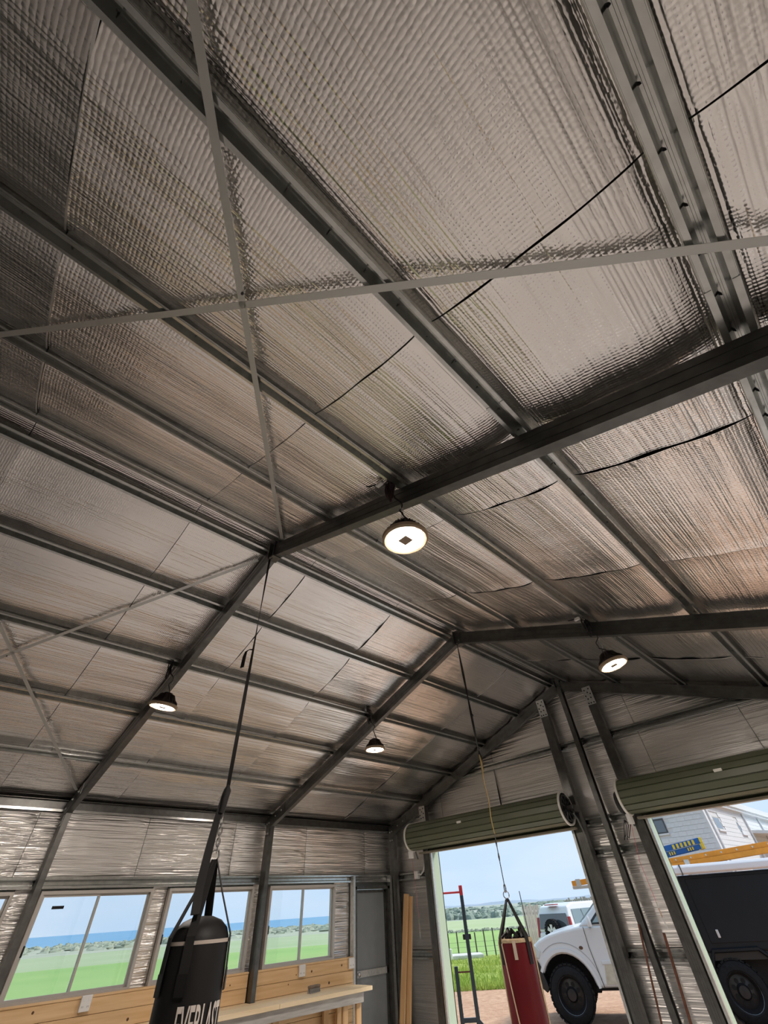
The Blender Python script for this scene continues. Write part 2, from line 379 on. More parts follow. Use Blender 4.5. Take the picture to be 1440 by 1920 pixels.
# personnel door
d1 = struct(thing('door_1', (-XO, (DY0+DY1)/2, 0)), 'plain grey personnel door in the far left corner')
mb = MB(); mb.box(-XO-.06, -4.44, DY0, DY0+.045, 0, DZ).box(-XO-.06, -4.44, DY1-.045, DY1, 0, DZ).box(-XO-.06, -4.44, DY0, DY1, DZ-.04, DZ)
mb.build('door_frame', GALV, d1)
lf = MB().box(-XO-.03, -XO+.0, DY0+.05, DY1-.05, .02, DZ-.045).build('door_leaf', DOORG, d1)
mb = MB(); mb.box(-XO, -XO+.028, DY0+.05, DY1-.05, .86, .935).build('mid_rail', GALVL, d1)
mb = MB(); mb.box(-XO, -XO+.028, DY1-.085, DY1-.05, .02, DZ-.045).box(-XO, -XO+.028, DY0+.05, DY1-.05, DZ-.085, DZ-.045).build('stile', GALV, d1)
mb = MB(); mb.lathe([(.012, 0), (.012, .03), (.026, .035), (.03, .055), (.02, .07), (0, .072)], 14, (-XO+.028, DY0+.10, .90), (1, 0, 0)); mb.build('door_knob', CHROME, d1, smooth=True)

# girts of the left wall
def hat_profile(hh=.06, tot=.10, crown=.05, t=.004):
    b = tot/2; c = crown/2; k = c*.50
    return [(-b, .008), (-b+.003, 0), (-c-.003, 0), (-k, hh), (-k*.35, hh), (-k*.25, hh-.004), (k*.25, hh-.004), (k*.35, hh), (k, hh), (c+.003, 0), (b-.003, 0), (b, .008), (b+t, .008), (b, -t*.0+.002), (c+.003+t, t), (k+t, hh+t), (-k-t, hh+t), (-c-.003-t, t), (-b, .002), (-b-t, .008)]
def girt_x(y0, y1, z, label):
    mb = MB(); mb.prism(hat_profile(), lambda p, t: (-4.46-p[1], t, z+p[0]), y0, y1)
    return tag(mb.build('wall_girt', PURL), label, 'girt', 'horizontal steel girts')
girt_x(YBK+.03, Y3+.10, 2.055, 'long steel girt running along the window heads')
girt_x(DY1+.02, Y3+.10, 1.05, 'short steel girt right of the grey door')
# door post beside personnel door
def csec(mb, depth, width, t, lip, fn, a, b):
    """C profile: web on q=0, depth along p, flanges along +q"""
    P = [(0, 0), (depth, 0), (depth, width), (depth-lip, width), (depth-lip, width-t), (depth-t, width-t), (depth-t, t), (t, t), (t, width-t), (lip, width-t), (lip, width), (0, width)]
    return mb.prism(P, fn, a, b)
for yy, l in ((DY0-.055, 'slim steel door post between the bench window and the grey door'), (DY1+.005, 'slim steel door post on the corner side of the grey door')):
    mb = MB(); csec(mb, .09, .045, .003, .012, lambda p, t, yy=yy: (-4.42-p[0], yy+p[1], t), 0, 2.09)
    tag(mb.build('door_post', GALVL), l, 'post', 'door posts')

# ------------------------------------------------------------------ gable wall (front), other walls
OP = [(-3.385, -.50), (.555, 3.42)]; OZ = 2.42
def gable_sheet(name, y0, y1, ops, label):
    mb = MB(); xs = sorted({-XO-.06, 0, XO+.06, *[q for o in ops for q in o]})
    top = lambda x: zr(x, .28)
    for a, b in zip(xs, xs[1:]):
        zb = OZ if any(abs(a-o[0]) < 1e-6 or (a >= o[0] and b <= o[1]) for o in ops) else 0
        mb.prism([(a, zb), (b, zb), (b, top(b)), (a, top(a))], lambda p, t: (p[0], t, p[1]), y0, y1)
    return struct(mb.build(name, STEELSH), label)
wf = gable_sheet('wall_front', YF+.02, YF+.05, OP, 'gable end wall with two open roller doors, lined with silver foil')
wb = gable_sheet('wall_back', YBK-.05, YBK-.02, [], 'rear gable wall behind the camera')
wr = struct(MB().box(XO+.02, XO+.06, YBK-.1, YF+.1, 0, 2.98).build('wall_right', STEELSH), 'long right hand shed wall outside the view')
def foil_panel_y(x0, x1, z0, z1f, m, parent, y, side=-1, amp=.008):
    ph = random.random()*9; nx = max(2, int((x1-x0)/.07)); nz_ = max(3, int((z1f((x0+x1)/2)-z0)/.05))
    def fn(u, v):
        x = x0+(x1-x0)*u; zt = z1f(x); z = z0+(zt-z0)*v; e = min(1, 14*u*(1-u), 14*v*(1-v))
        d = amp*e*(1.1+math.sin(z*43+ph+.8*math.sin(x*3))*.3+math.sin(z*19+x*1.9+ph)*.4+.3*math.sin(x*8+ph))
        return (x, y+side*d, z)
    return MB().grid(fn, nx, nz_).build('foil_panel', m, parent, smooth=True)
SEAMX = [-XO, -3.11, -1.757, -.41, .90, 2.25, 3.6, XO]
for a, b in zip(SEAMX, SEAMX[1:]):
    foil_panel_y(a+.004, b-.004, 3.41, lambda x: max(3.44, zr(x, .22)), FOIL_WALL_Y, wf, YF)if zr(min(abs(a), abs(b)), .2) > 3.5 else None
    foil_panel_y(a+.004, b-.004, OZ+.02, lambda x: min(3.40, zr(x, .22)), FOIL_WALL_Y, wf, YF)
for a, b in ((-XO, OP[0][0]), (OP[0][1], OP[1][0]), (OP[1][1], XO)):
    for z0, z1 in ((0, 1.03), (1.04, 2.03), (2.04, OZ+.02)): foil_panel_y(a+.004, b-.004, z0, lambda x, z1=z1: z1, FOIL_WALL_Y, wf, YF, amp=.006)
for a, b in zip(SEAMY, SEAMY[1:]): foil_panel_x(XO, a+.004, b-.004, 0, 2.742, FOIL_WALL_X, wr, side=-1)

MB().ribbon([(-1.757, YF-.022, 3.37), (-1.757, YF-.022, 3.10), (-1.754, YF-.022, 2.76)], (1, 0, 0), [.006, .014, .030], .002).build('open_seam', DARK, wf)
# girts on the gable
def girt_y(x0, x1, z, label):
    mb = MB(); mb.prism(hat_profile(), lambda p, t: (t, Y3+.055+p[1], z+p[0]), x0, x1)
    return tag(mb.build('wall_girt', PURL), label, 'girt', 'horizontal steel girts')
girt_y(-2.60, 2.60, 3.41, 'long steel girt across the gable above the roller doors')
girt_y(-4.40, OP[0][0]-.12, 2.055, 'short steel girt behind the pink cord in the far left corner')
girt_y(-4.40, OP[0][0]-.12, 1.05, 'short steel girt behind the leaning timber boards')
for z, l in ((2.40, 'short steel girt between the roller doors, at drum height'), (2.055, 'short steel girt between the roller doors, just below drum height'), (1.06, 'short steel girt between the roller doors, crossed by the rusty bars')):
    girt_y(-.33, .40, z, l)

# ------------------------------------------------------------------ ceiling: roof sheet and foil strips
mb = MB()
for s_ in (-1, 1):
    mb.prism([(0, HR+.32), (s_*(W+.45), zr(W+.45, .32)), (s_*(W+.45), zr(W+.45, .29)), (0, HR+.29)], lambda p, t: (p[0], t, p[1]), YBK-.12, YF+.16)
ce = struct(mb.build('ceiling', STEELSH), 'pitched roof lined with silver bubble foil over the purlins')
SEAMR = [YBK, -3.335, -2.0, -.655, .69, 2.035, 3.385, 4.74, 6.09, YF]
OF = .15/CO+.066/CO                                     # foil at the purlin crowns
def strip(s_, a, b):
    ph = random.random()*9; mb = MB()
    knots = [0.0]+PX[:]+[W+.24]
    us = []
    for q, (k0, k1) in enumerate(zip(knots, knots[1:])):
        n_ = 3 if q == 0 else (24 if q < 6 else 3)
        for j in range(n_): us.append((q, j/n_, k0+(k1-k0)*j/n_))
    us.append((len(knots)-2, 1.0, knots[-1])); NY = 16
    def fn(i, j):
        q, t, x = us[i]; v = j/NY; y = a+(b-a)*v
        sag = 0
        if 1 <= q <= 5:
            t = min(1, max(0, (x-knots[q]-.036)/(knots[q+1]-knots[q]-.072)))
            e = 1-abs(2*t-1)**4.5; sag = .040*e*(1+.22*math.sin(y*2.3+ph+x*1.3)+.12*math.sin(y*5.1+x*2))
            sag += .0035*e*math.sin(x*21+ph+.6*math.sin(y*1.3))
        elif q == 0: sag = -.012*math.sin(t*PI/2)
        edge = min(v, 1-v)*(b-a); sag += .006*math.exp(-(edge/.05)**2) if 1 <= q <= 5 else 0
        yy = y+(.003 if j == 0 else -.003 if j == NY else 0)
        return (s_*x, yy, zr(x, OF)-sag)
    i0 = len(mb.v); n1 = len(us)
    for j in range(NY+1):
        for i in range(n1): mb.v.append(fn(i, j))
    for j in range(NY):
        for i in range(n1-1):
            c = i0+j*n1+i; mb.f.append((c, c+1, c+n1+1, c+n1))
    return mb.build('foil_strip', FOIL_ROOF, ce, smooth=True)
for a, b in zip(SEAMR, SEAMR[1:]):
    for s_ in (-1, 1): strip(s_, a, b)
TAPE = mat('silver_tape', (.85, .84, .82), .35, .9)
for yy in (4.74, 6.09, -.655):
    for s_ in (-1, 1):
        for q in range(5):
            k0, k1 = PX[q], PX[q+1]; pts = []
            for j in range(9):
                t = j/8; x = k0+(k1-k0)*(.06+.88*t); e = 1-abs(2*(.06+.88*t)-1)**4.5
                pts.append((s_*x, yy, zr(x, OF)-.040*e-.012))
            MB().ribbon(pts, (0, 1, 0), .014 if yy > 5 else .008, .0012).build('seam_tape', TAPE, ce)

# ------------------------------------------------------------------ purlins
ORD = ['beside the ridge', 'first below the ridge pair', 'second below the ridge pair', 'third below the ridge pair', 'fourth below the ridge pair']
for s_ in (-1, 1):
    side = 'window side' if s_ < 0 else 'right hand'
    for q in range(5):
        xc = PX[q]
        def fn(p, t, xc=xc, s_=s_, dz=0.): return (s_*(xc+p[0]*CO+p[1]*K*-CO*1.0), t, zr(xc)+(.15+p[1])/CO*1.0+p[0]*K*CO-p[1]*(1/CO-CO)-dz)
        mb = MB(); mb.prism(hat_profile(), fn, YBK+.04, Y3+.09)
        o = mb.build('roof_purlin', PURL); tag(o, 'galvanised top hat roof purlin on the %s slope, %s' % (side, ORD[q]), 'purlin', 'roof purlins')
        for yf in (Y0, Y1, Y2):
            for e0, e1 in ((yf-.30, yf-.04), (yf+.04, yf+.33)):
                l_ = MB()
                for sg in (-1, 1): l_.prism([(sg*.051, -.003), (sg*.030, -.003), (sg*.030, .0), (sg*.051, .0)], fn, e0, e1)
                l_.build('lap_flange', PURL, o)
        sm = MB()
        tip = MB().lathe([(.0045, .062), (.0045, .038), (.001, .026)], 6, (0, 0, 0), (0, 0, 1)); tip.xf(lambda v: Vector((v.x, v.y, v.z)))
        if s_ > 0 and q == 4:
            me = MB().lathe([(.005, .0), (.005, -.022), (.001, -.034)], 6).mesh('screw', BLACKP)
            for j in range(16):
                y = -.62+j*.19; place('screw', me, o, (s_*xc, y, zr(xc)+.15/CO+.055), (0, 0, 0))
        else:
            yy = -1.0+random.random()*.1
            while yy < 7.2:
                c = (s_*(xc+random.uniform(-.012, .012)), yy, zr(xc)+.15/CO+.052)
                sm.tube([c, (c[0], c[1], c[2]-.022)], .003, 5); yy += .19*random.choice((1, 1, 2))
            stuff(sm.build('screw_tips', BLACKP, o))
    mb = MB(); P = [(0, 0), (.075, .0), (.075, .004), (.004, .004), (.004, .10), (.075, .10), (.075, .104), (0, .104)]
    mb.prism(P, lambda p, t, s_=s_: (s_*(4.526-p[0]*.8), t, 2.755+p[1]), YBK+.04, Y3+.06)
    ev = tag(mb.build('eave_purlin', GALV), 'galvanised eave purlin along the top of the %s wall' % ('window' if s_ < 0 else 'right hand'), 'purlin', 'eave purlins')
    MB().box(min(s_*4.464, s_*4.474), max(s_*4.464, s_*4.474), YBK+.04, Y3+.09, 2.735, 2.760).build('lower_lip', PURL, ev)

# ------------------------------------------------------------------ portal frames
def frame(y, label, plates=True):
    t = thing('portal_frame', (0, y, 0), label, 'steel frame', 'portal frames')
    ya = y-.033; D = .15/CO
    for s_ in (-1, 1):
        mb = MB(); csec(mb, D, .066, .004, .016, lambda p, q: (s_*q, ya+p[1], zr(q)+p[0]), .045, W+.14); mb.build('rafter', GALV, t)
        # shallow rolled groove lines on the web
        g = MB()
        for off in (.045, .105): g.prism([(off-.002, 0), (off+.002, 0), (off+.002, -.003), (off-.002, -.003)], lambda p, q: (s_*q, ya+p[1], zr(q)+p[0]*1.05), .06, W-.05)
        g.build('web_rib', GALV, t)
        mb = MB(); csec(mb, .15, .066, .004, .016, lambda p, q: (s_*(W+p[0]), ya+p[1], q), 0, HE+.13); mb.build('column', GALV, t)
        P = [(W-.36, zr(W-.36, .02)), (W-.36, zr(W-.36, .14)), (W-.02, zr(W-.02, .14)), (W+.13, zr(W+.13, .14)), (W+.13, HE-.13), (W+.02, HE-.13), (W+.02, HE-.02)]
        pl = MB().prism(P, lambda p, q: (s_*p[0], q, p[1]), ya-.009, ya-.001).build('knee_plate', GALV, t)
        bt = MB()
        for bx, bz in ((W-.28, zr(W-.28, .08)), (W-.12, zr(W-.12, .08)), (W+.05, HE-.09), (W+.105, HE-.09), (W+.05, HE+.05), (W+.105, HE+.04)):
            MB().lathe([(.013, 0), (.013, .008), (.006, .009), (.006, .016)], 6, (s_*bx, ya-.009, bz), (0, -1, 0)).build('bolt', GALVL, pl)
    # apex bracket seen as two dark upright angles with a base lug
    ap = MB(); ap.prism([(-.05, HR-.02), (.05, HR-.02), (.05, HR+.20), (-.05, HR+.20)], lambda p, q: (p[0], q, p[1]), ya+.02, ya+.05)
    for s_ in (-1, 1): ap.box(min(s_*.043, s_*.05), max(s_*.043, s_*.05), ya-.02, ya+.05, HR-.015, HR+.19)
    ap = ap.build('apex_bracket', GALV, t)
    MB().box(-.04, .06, ya-.02, ya+.07, HR-.03, HR-.012).build('apex_lug', GALV, ap)
    for bx in (-.02, .02): MB().lathe([(.011, 0), (.011, .01), (.005, .011), (.005, .02)], 6, (bx, ya+.02, HR+.02+bx), (0, -1, 0)).build('bolt', GALVL, ap)
    return t
frame(Y0, 'galvanised portal frame passing over behind the camera')
frame(Y1, 'nearest galvanised portal frame, carrying the black punching bag at its apex')
frame(Y2, 'middle galvanised portal frame, carrying the red punching bag at its apex')
frame(Y3, 'farthest galvanised portal frame, set against the gable wall')

# flat strap braces under the purlins, crossing in the bay nearest the camera
for s_ in (-1, 1):
    for a, b, l in (((.22, 1.45), (4.22, -1.43), 'near apex to rear eave'), ((.22, -1.37), (4.12, 1.46), 'rear ridge to near column')):
        pts = [(s_*(a[0]+(b[0]-a[0])*i/8), a[1]+(b[1]-a[1])*i/8, zr(a[0]+(b[0]-a[0])*i/8, .148)-.006) for i in range(9)]
        nrm = Vector((s_*-K, 0, 1)).normalized(); dr = Vector(pts[-1])-Vector(pts[0])
        o = MB().ribbon(pts, tuple(nrm.cross(dr)), .032, .002).build('strap_brace', BRACE)
        tag(o, 'flat steel strap brace under the %s slope, %s' % ('window side' if s_ < 0 else 'right hand', l), 'brace', 'strap braces')
        if l.startswith('near'):
            MB().lathe([(.006, 0), (.006, .006), (0, .007)], 8, (s_*2.22, .02, zr(2.22, .148)-.009), (0, 0, -1)).build('rivet', BLACKP, o)

# ------------------------------------------------------------------ gable mullions
def mullion(x0, x1, ztop, label, plate=True, kind=0):
    t = thing('gable_column', ((x0+x1)/2, Y3-.03, 0), label, 'column', 'gable columns')
    if kind == 0:
        mb = MB(); csec(mb, x1-x0, .10, .004, .02, lambda p, q: (x0+p[0], Y3-.075+p[1], q), 0, ztop); c = mb.build('column_body', GALV, t)
        for gx in (.3, .5, .7):
            xx = x0+(x1-x0)*gx; MB().box(xx-.003, xx+.003, Y3-.0775, Y3-.074, .02, ztop-.27).build('rolled_groove', GALV, c)
    else:
        mb = MB(); csec(mb, .10, x1-x0, .004, .014, lambda p, q: (x0+p[1], Y3-.085+p[0], q), 0, ztop); mb.build('column_body', GALV, t)
    if plate:
        p_ = MB().box(x0-.005, x1+.005, Y3-.084, Y3-.077, ztop-.26, ztop+.02).build('bolt_plate', GALVL, t)
        me = MB().lathe([(.011, 0), (.011, .006), (.004, .007), (.004, .012)], 6, (0, 0, 0), (0, -1, 0)).mesh('bolt', DARK)
        for fx, fz in ((.2, -.03), (.75, -.02), (.5, -.07), (.15, -.12), (.8, -.1), (.3, -.17), (.7, -.16), (.2, -.235), (.5, -.235), (.85, -.235)): place('bolt', me, p_, (x0+(x1-x0)*fx, Y3-.084, ztop+fz))
    return t
mullion(-.470, -.335, 4.14, 'wide gable column left of the ridge, at the right jamb of the left roller door')
mullion(-.025, .045, 4.26, 'slim channel column in the middle of the gable under the ridge', plate=False, kind=1)
mullion(.400, .535, 4.10, 'wide gable column right of the ridge, at the left jamb of the right roller door')
mullion(-3.53, -3.395, 3.02, 'gable column at the left jamb of the left roller door')
mullion(3.43, 3.565, 3.02, 'gable column at the far jamb of the right roller door')
# door guide tracks, pale green outside faces
for x, l, s_ in ((OP[0][0], 'left guide track of the left roller door', 1), (OP[0][1], 'right guide track of the left roller door', -1), (OP[1][0], 'left guide track of the right roller door', 1), (OP[1][1], 'right guide track of the right roller door', -1)):
    t = thing('door_track', (x, Y3, 0), 'pale green trimmed '+l, 'track', 'roller door tracks')
    xa, xb = sorted((x+.001*s_, x+.035*s_)); MB().box(xa, xb, Y3-.07, Y3-.03, 0, 2.36).build('guide', GALVL, t)
    xa, xb = sorted((x+.001*s_, x+.010*s_)); MB().box(xa, xb, Y3-.03, Y3+.19, 0, OZ).build('jamb_flashing', PALEGREEN, t)
    xa, xb = sorted((x-.10*s_, x+.010*s_)); MB().box(xa, xb, Y3+.172, Y3+.19, 0, OZ+.1).build('outer_flashing', PALEGREEN, t)

# ------------------------------------------------------------------ roller doors
def roller(n, x0, x1, label):
    yc, zc, r = Y3-.285, 2.565, .198
    t = struct(thing('door_%d' % n, ((x0+x1)/2, yc, 0)), label)
    poly = []; NR = 15
    for i in range(NR):
        for fr, rr in ((.0, r), (.28, r-.003), (.34, r-.003), (.80, r), (.84, r-.015), (.96, r-.015)):
            a = 2*PI*(i+fr)/NR; poly.append((rr*math.cos(a), rr*math.sin(a)))
    mb = MB().prism(poly, lambda p, q: (q, yc+p[0], zc+p[1]), x0+.02, x1-.02); mb.build('rolled_curtain', GREEN, t)
    # hanging end of the curtain and bottom rail
    MB().prism([(yc+r*.93, zc-.06), (yc+r*.93+.01, zc-.06), (Y3-.045, 2.345), (Y3-.055, 2.345)], lambda p, q: (q, p[0], p[1]), x0+.06, x1-.06).build('curtain_tail', GREEN, t)
    MB().box(x0+.03, x1-.03, Y3-.15, Y3-.035, 2.325, 2.350).build('bottom_rail', mat('dull_rail', (.33, .29, .22), .5), t)
    for sg, xe in ((-1, x0), (1, x1)):
        rim = MB(); ax = (sg, 0, 0)
        rim.lathe([(r+.004, -.024), (r+.014, -.02), (r+.014, .006), (r-.008, .006), (r-.010, -.02)], 40, (xe, yc, zc), ax, closed=True); rim = rim.build('drum_rim', CREAM, t, smooth=True)
        dk = MB().lathe([(.0, -.018), (r-.012, -.018), (r-.012, -.006), (.07, .0), (.06, .012), (0, .012)], 32, (xe, yc, zc), ax).build('drum_end', DARK, t)
        sp = MB(); RG = []
        for i in range(9):
            a = 2*PI*i/9; c_, s2 = math.cos(a), math.sin(a)
            sp.tube([(xe+sg*.008, yc+.06*c_, zc+.06*s2), (xe+sg*.008, yc+(r-.015)*c_, zc+(r-.015)*s2)], .008, 5)
        sp.lathe([(r-.05, .0), (r-.03, .0), (r-.03, .012), (r-.05, .012)], 32, (xe, yc, zc), ax, closed=True).build('drum_spokes', GALV, dk)
        br = MB(); br.box(min(xe, xe+sg*.11), max(xe, xe+sg*.11), yc-.02, yc+.02, zc-.025, zc+.025).box(min(xe+sg*.05, xe+sg*.11), max(xe+sg*.05, xe+sg*.11), yc, Y3-.075, zc-.05, zc+.03)
        br.tube([(xe+sg*.06, yc+.02, zc-.06), (xe+sg*.06, yc+.11, zc-.13), (xe+sg*.06, Y3-.09, zc-.30)], .014, 6)
        br.build('mounting_bracket', GALV, t)
    MB().box((x0+x1)/2-.34, (x0+x1)/2-.25, yc-r*.99-.003, yc-r*.9, zc+.045, zc+.075).build('maker_plate', CREAM, t)
    cv = MB(); cv.lathe([(.0, -.02), (.13, -.02), (.145, .015), (.12, .06), (0, .07)], 20, (x0-.03, yc, zc-.05), (-1, 0, 0)).build('chain_cover', BLACKP, t, smooth=True)
    MB().box(x0-.03, x0+.03, yc-.09, yc-.01, zc-.30, zc-.19).build('operator_box', WHITEP, t, bevel=.01)
    return t
roller(2, -3.60, -.40, 'olive green roller door rolled up on the left, above the view of fields')
roller(3, .46, 3.62, 'olive green roller door rolled up on the right, cut by the picture edge')

# ------------------------------------------------------------------ high-bay lights
HOUS = mat('lamp_housing', (.035, .022, .018), .5); RIMM = mat('glow_tinted_lamp_rim', (.42, .31, .20), .45)  # rim tan has the glow of the lens painted into its colour
LENS = emit('lamp_lens_glow', (1.0, .88, .79), LAMP_L); SENS = mat('lamp_sensor', (.30, .22, .15), .5)
def hook_pts(c, r, a0=0., a1=2*PI, n=14, ax=(1, 0, 0), ay=(0, 0, 1)):
    return [Vector(c)+Vector(ax)*r*math.cos(a0+(a1-a0)*i/n)+Vector(ay)*r*math.sin(a0+(a1-a0)*i/n) for i in range(n+1)]
def high_bay(x, y, zl, tilt, label, cord):
    t = thing('high_bay_light', (x, y, zl), label, 'light', 'high bay lights')
    A = Matrix.Rotation(tilt[0], 4, 'X') @ Matrix.Rotation(tilt[1], 4, 'Y'); c = Vector((x, y, zl+.17))
    T = lambda v: c+A @ (v-Vector((0, 0, .17)))
    hs = MB().lathe([(0, .135), (.045, .135), (.06, .11), (.078, .075), (.105, .045), (.128, .03), (.136, .012), (.128, .006), (0, .006)], 36).xf(T).build('housing', HOUS, t, smooth=True)
    for i in range(24):
        a = 2*PI*i/24; c_, s_ = math.cos(a), math.sin(a)
        f_ = MB().prism([(.055, .03), (.13, .03), (.126, .05), (.098, .075), (.075, .118), (.055, .122)], lambda p, q: (p[0]*c_-q*s_, p[0]*s_+q*c_, p[1]), -.0025, .0025).xf(T)
        f_.build('cooling_fin', HOUS, hs)
    MB().lathe([(.118, .004), (.118, -.010), (.132, -.014), (.144, -.004), (.145, .016), (.136, .02)], 44).xf(T).build('rim', RIMM, t, smooth=True)
    MB().lathe([(.040, -.004), (.115, -.004), (.117, .004), (.040, .004)], 28, closed=True).xf(T).build("lens", LENS, t, smooth=True)
    MB().lathe([(.0, -.0125), (.050, -.0125), (.050, .004), (0, .004)], 4).xf(T).build('sensor', SENS, t)
    zt = zr(x)
    hk = MB().tube([T(p) for p in hook_pts((0, 0, .157), .019)], .004, 6).build('hook', CHROME, t, smooth=True)
    top = Vector((x, y+.0, zt)); a = T(Vector((0, 0, .18)))
    L = (top-a).length; nl = max(3, int(L/.03))
    me = None
    for i in range(nl):
        p = a+(top-a)*((i+.5)/nl); ax = (1, 0, 0) if i % 2 else (0, 1, 0)
        MB().tube([Vector(p)+Vector(ax)*.008*math.cos(q)+Vector((0, 0, 1))*.019*math.sin(q) for q in [2*PI*j/10 for j in range(10)]], .0025, 5, closed=True).build('chain_link', CHROME, t)
    yw = y-.0; pts = [T(Vector((.05, 0, .12)))]
    for i in range(1, 9):
        f_ = i/9; p = a+(top-a)*f_; pts.append(p+Vector((.012*math.sin(f_*9)+cord*.05*(1-f_), .012*math.cos(f_*9)-.01, 0)))
    pts += [Vector((x-.01, y-.045, zt+.02)), Vector((x-.03, y-.055, zt+.10)), Vector((x-.05, y-.05, zt+.17))]
    MB().tube(pts, .0055, 7).build('power_cord', BLACKP, t, smooth=True)
    rnd = random.Random(int(x*100)+int(y*10))
    b = MB()
    for i in range(7):
        cx, cz = x-.035+rnd.uniform(-.015, .015), zt+.10+rnd.uniform(-.03, .03); w_, h_ = rnd.uniform(.014, .03), rnd.uniform(.06, .10); yy = y-.05-rnd.uniform(0, .03)
        b.tube([(cx+w_*math.cos(q), yy+.008*math.sin(q*2), cz+h_*math.sin(q)) for q in [2*PI*j/16 for j in range(16)]], .0048, 6, closed=True)
    b.build('cable_bundle', mat('cable_dark_red', (.03, .008, .010), .5) if (x > 0 and y < 2) else BLACKP, t, smooth=True)
    pl = MB().tube([(x-.05, y-.06, zt+.18), (x-.10, y-.10, zt+.21), (x-.15, y-.13, zt+.20), (x-.17, y-.16, zt+.19)], .006, 7).build('supply_lead', BLACKP, t, smooth=True)
    MB().box(x-.125, x-.065, y-.115, y-.085, zt+.185, zt+.215).build('plug', WHITEP, t, bevel=.005)
    return t
high_bay(1.775, 1.475, 3.262, (0, 0), 'large glowing high bay light nearest the camera, on the right slope', 0)
high_bay(-1.775, 1.475, 3.272, (math.radians(-4), math.radians(8)), 'glowing high bay light on the window side of the nearest frame', -1)
high_bay(-1.735, 4.475, 3.272, (0, 0), 'glowing high bay light on the window side of the middle frame', 0)
high_bay(1.775, 4.475, 3.262, (math.radians(3), math.radians(-9)), 'tilted glowing high bay light on the right side of the middle frame', -1)

# ------------------------------------------------------------------ punching bags
def ring(mb, c, r, tr, ax, ay, n=20): return mb.tube([Vector(c)+Vector(ax)*r*math.cos(2*PI*i/n)+Vector(ay)*r*math.sin(2*PI*i/n) for i in range(n)], tr, 6, closed=True)
BX, BY = .03, 1.462; TOWARDS = Vector((CAM.x-BX, CAM.y-BY, 0)).normalized(); SIDE = Vector((-TOWARDS.y, TOWARDS.x, 0))
b1 = thing('punching_bag', (BX, BY, .45), 'black punching bag with white lettering hanging in front of the windows', 'punching bag', 'punching bags')
zt = 1.575
prof = [(.0, zt+.075), (.05, zt+.072), (.10, zt+.055), (.135, zt+.025), (.150, zt-.01)]
b_ = MB().lathe([(0, .45), (.14, .45), (.158, .48), (.162, .9), (.160, 1.2), (.157, 1.42), (.153, zt-.035)]+prof[::-1], 40, (BX, BY, 0)).build('bag_body', VINYL, b1, smooth=True)
MB().lathe([(.1535, zt-.030), (.1545, zt-.030), (.1550, zt-.016), (.1530, zt-.016)], 40, (BX, BY, 0), closed=True).build('white_piping', mat('piping', (.55, .48, .42), .6), b_, smooth=True)
RT = Vector((BX+.012, BY, 1.905))
for i, a in enumerate((2.95, -1.15, -.28, 1.40)):
    dv = TOWARDS*math.cos(a)+SIDE*math.sin(a); tv = Vector((-dv.y, dv.x, 0))
    p1 = Vector((BX, BY, zt-.01))+dv*.158; p2 = Vector((BX, BY, zt-.17))+dv*.166
    MB().ribbon([RT+dv*.012-Vector((0, 0, .02)), RT+(p1-RT)*.5+Vector((0, 0, .0)), p1+Vector((0, 0, .01)), p1-Vector((0, 0, .03))+dv*.002, p2], tv, [.035, .042, .045, .045, .045], .004).build('hanging_strap', WEB, b1)
    MB().box(-.026, .026, -.002, .003, -.045, .03).xf(lambda v: Vector((BX, BY, zt-.155))+dv*(.165+v.y)+tv*v.x+Vector((0, 0, v.z))).build('stitched_patch', VINYL, b1)
rg = MB(); ring(rg, RT+Vector((-.012, 0, .0)), .024, .0045, SIDE, (0, 0, 1)); rg.build('steel_ring', CHROME, b1, smooth=True)
rg = MB(); ring(rg, RT+Vector((.012, .012, -.004)), .026, .0045, TOWARDS, (0, 0, 1)); rg.build('steel_ring', CHROME, b1, smooth=True)
# lettering wrapped on the bag: vertical strokes squeezed like the print
def text_mesh(txt, size, mat_, bold=.03):
    cu = bpy.data.curves.new('lettering', 'FONT'); cu.body = txt; cu.size = size; cu.offset = bold*size; cu.extrude = 0; cu.align_x = 'LEFT'; cu.resolution_u = 3
    o = bpy.data.objects.new('lettering_tmp', cu); COL.objects.link(o); dg = bpy.context.evaluated_depsgraph_get(); dg.update()
    me = bpy.data.meshes.new_from_object(o.evaluated_get(dg)); bpy.data.objects.remove(o); me.materials.clear(); me.materials.append(mat_); return me
LETTER = mat('white_print', (.72, .66, .60), .6)
me = text_mesh('EVERLAST', .17, LETTER, .018)
bm = bmesh.new(); bm.from_mesh(me); bmesh.ops.triangulate(bm, faces=bm.faces); bmesh.ops.subdivide_edges(bm, edges=[e for e in bm.edges if e.calc_length() > .03], cuts=2, use_grid_fill=False); bm.to_mesh(me); bm.free()
xs = [v.co.x for v in me.vertices]; x0, x1 = min(xs), max(xs)
ang0 = math.atan2(TOWARDS.y, TOWARDS.x)-.25
for v in me.vertices:
    t = (v.co.x-x0)/(x1-x0); a = ang0+1.45*t; zz = 1.352-.125+v.co.y*1.0
    rr = .1635; v.co = Vector((BX+rr*math.cos(a), BY+rr*math.sin(a), zz))-Vector(WLOC[b1])
lo = bpy.data.objects.new('lettering', me); COL.objects.link(lo); lo.parent = b_; lo['label'] = 'white printed word EVERLAST'

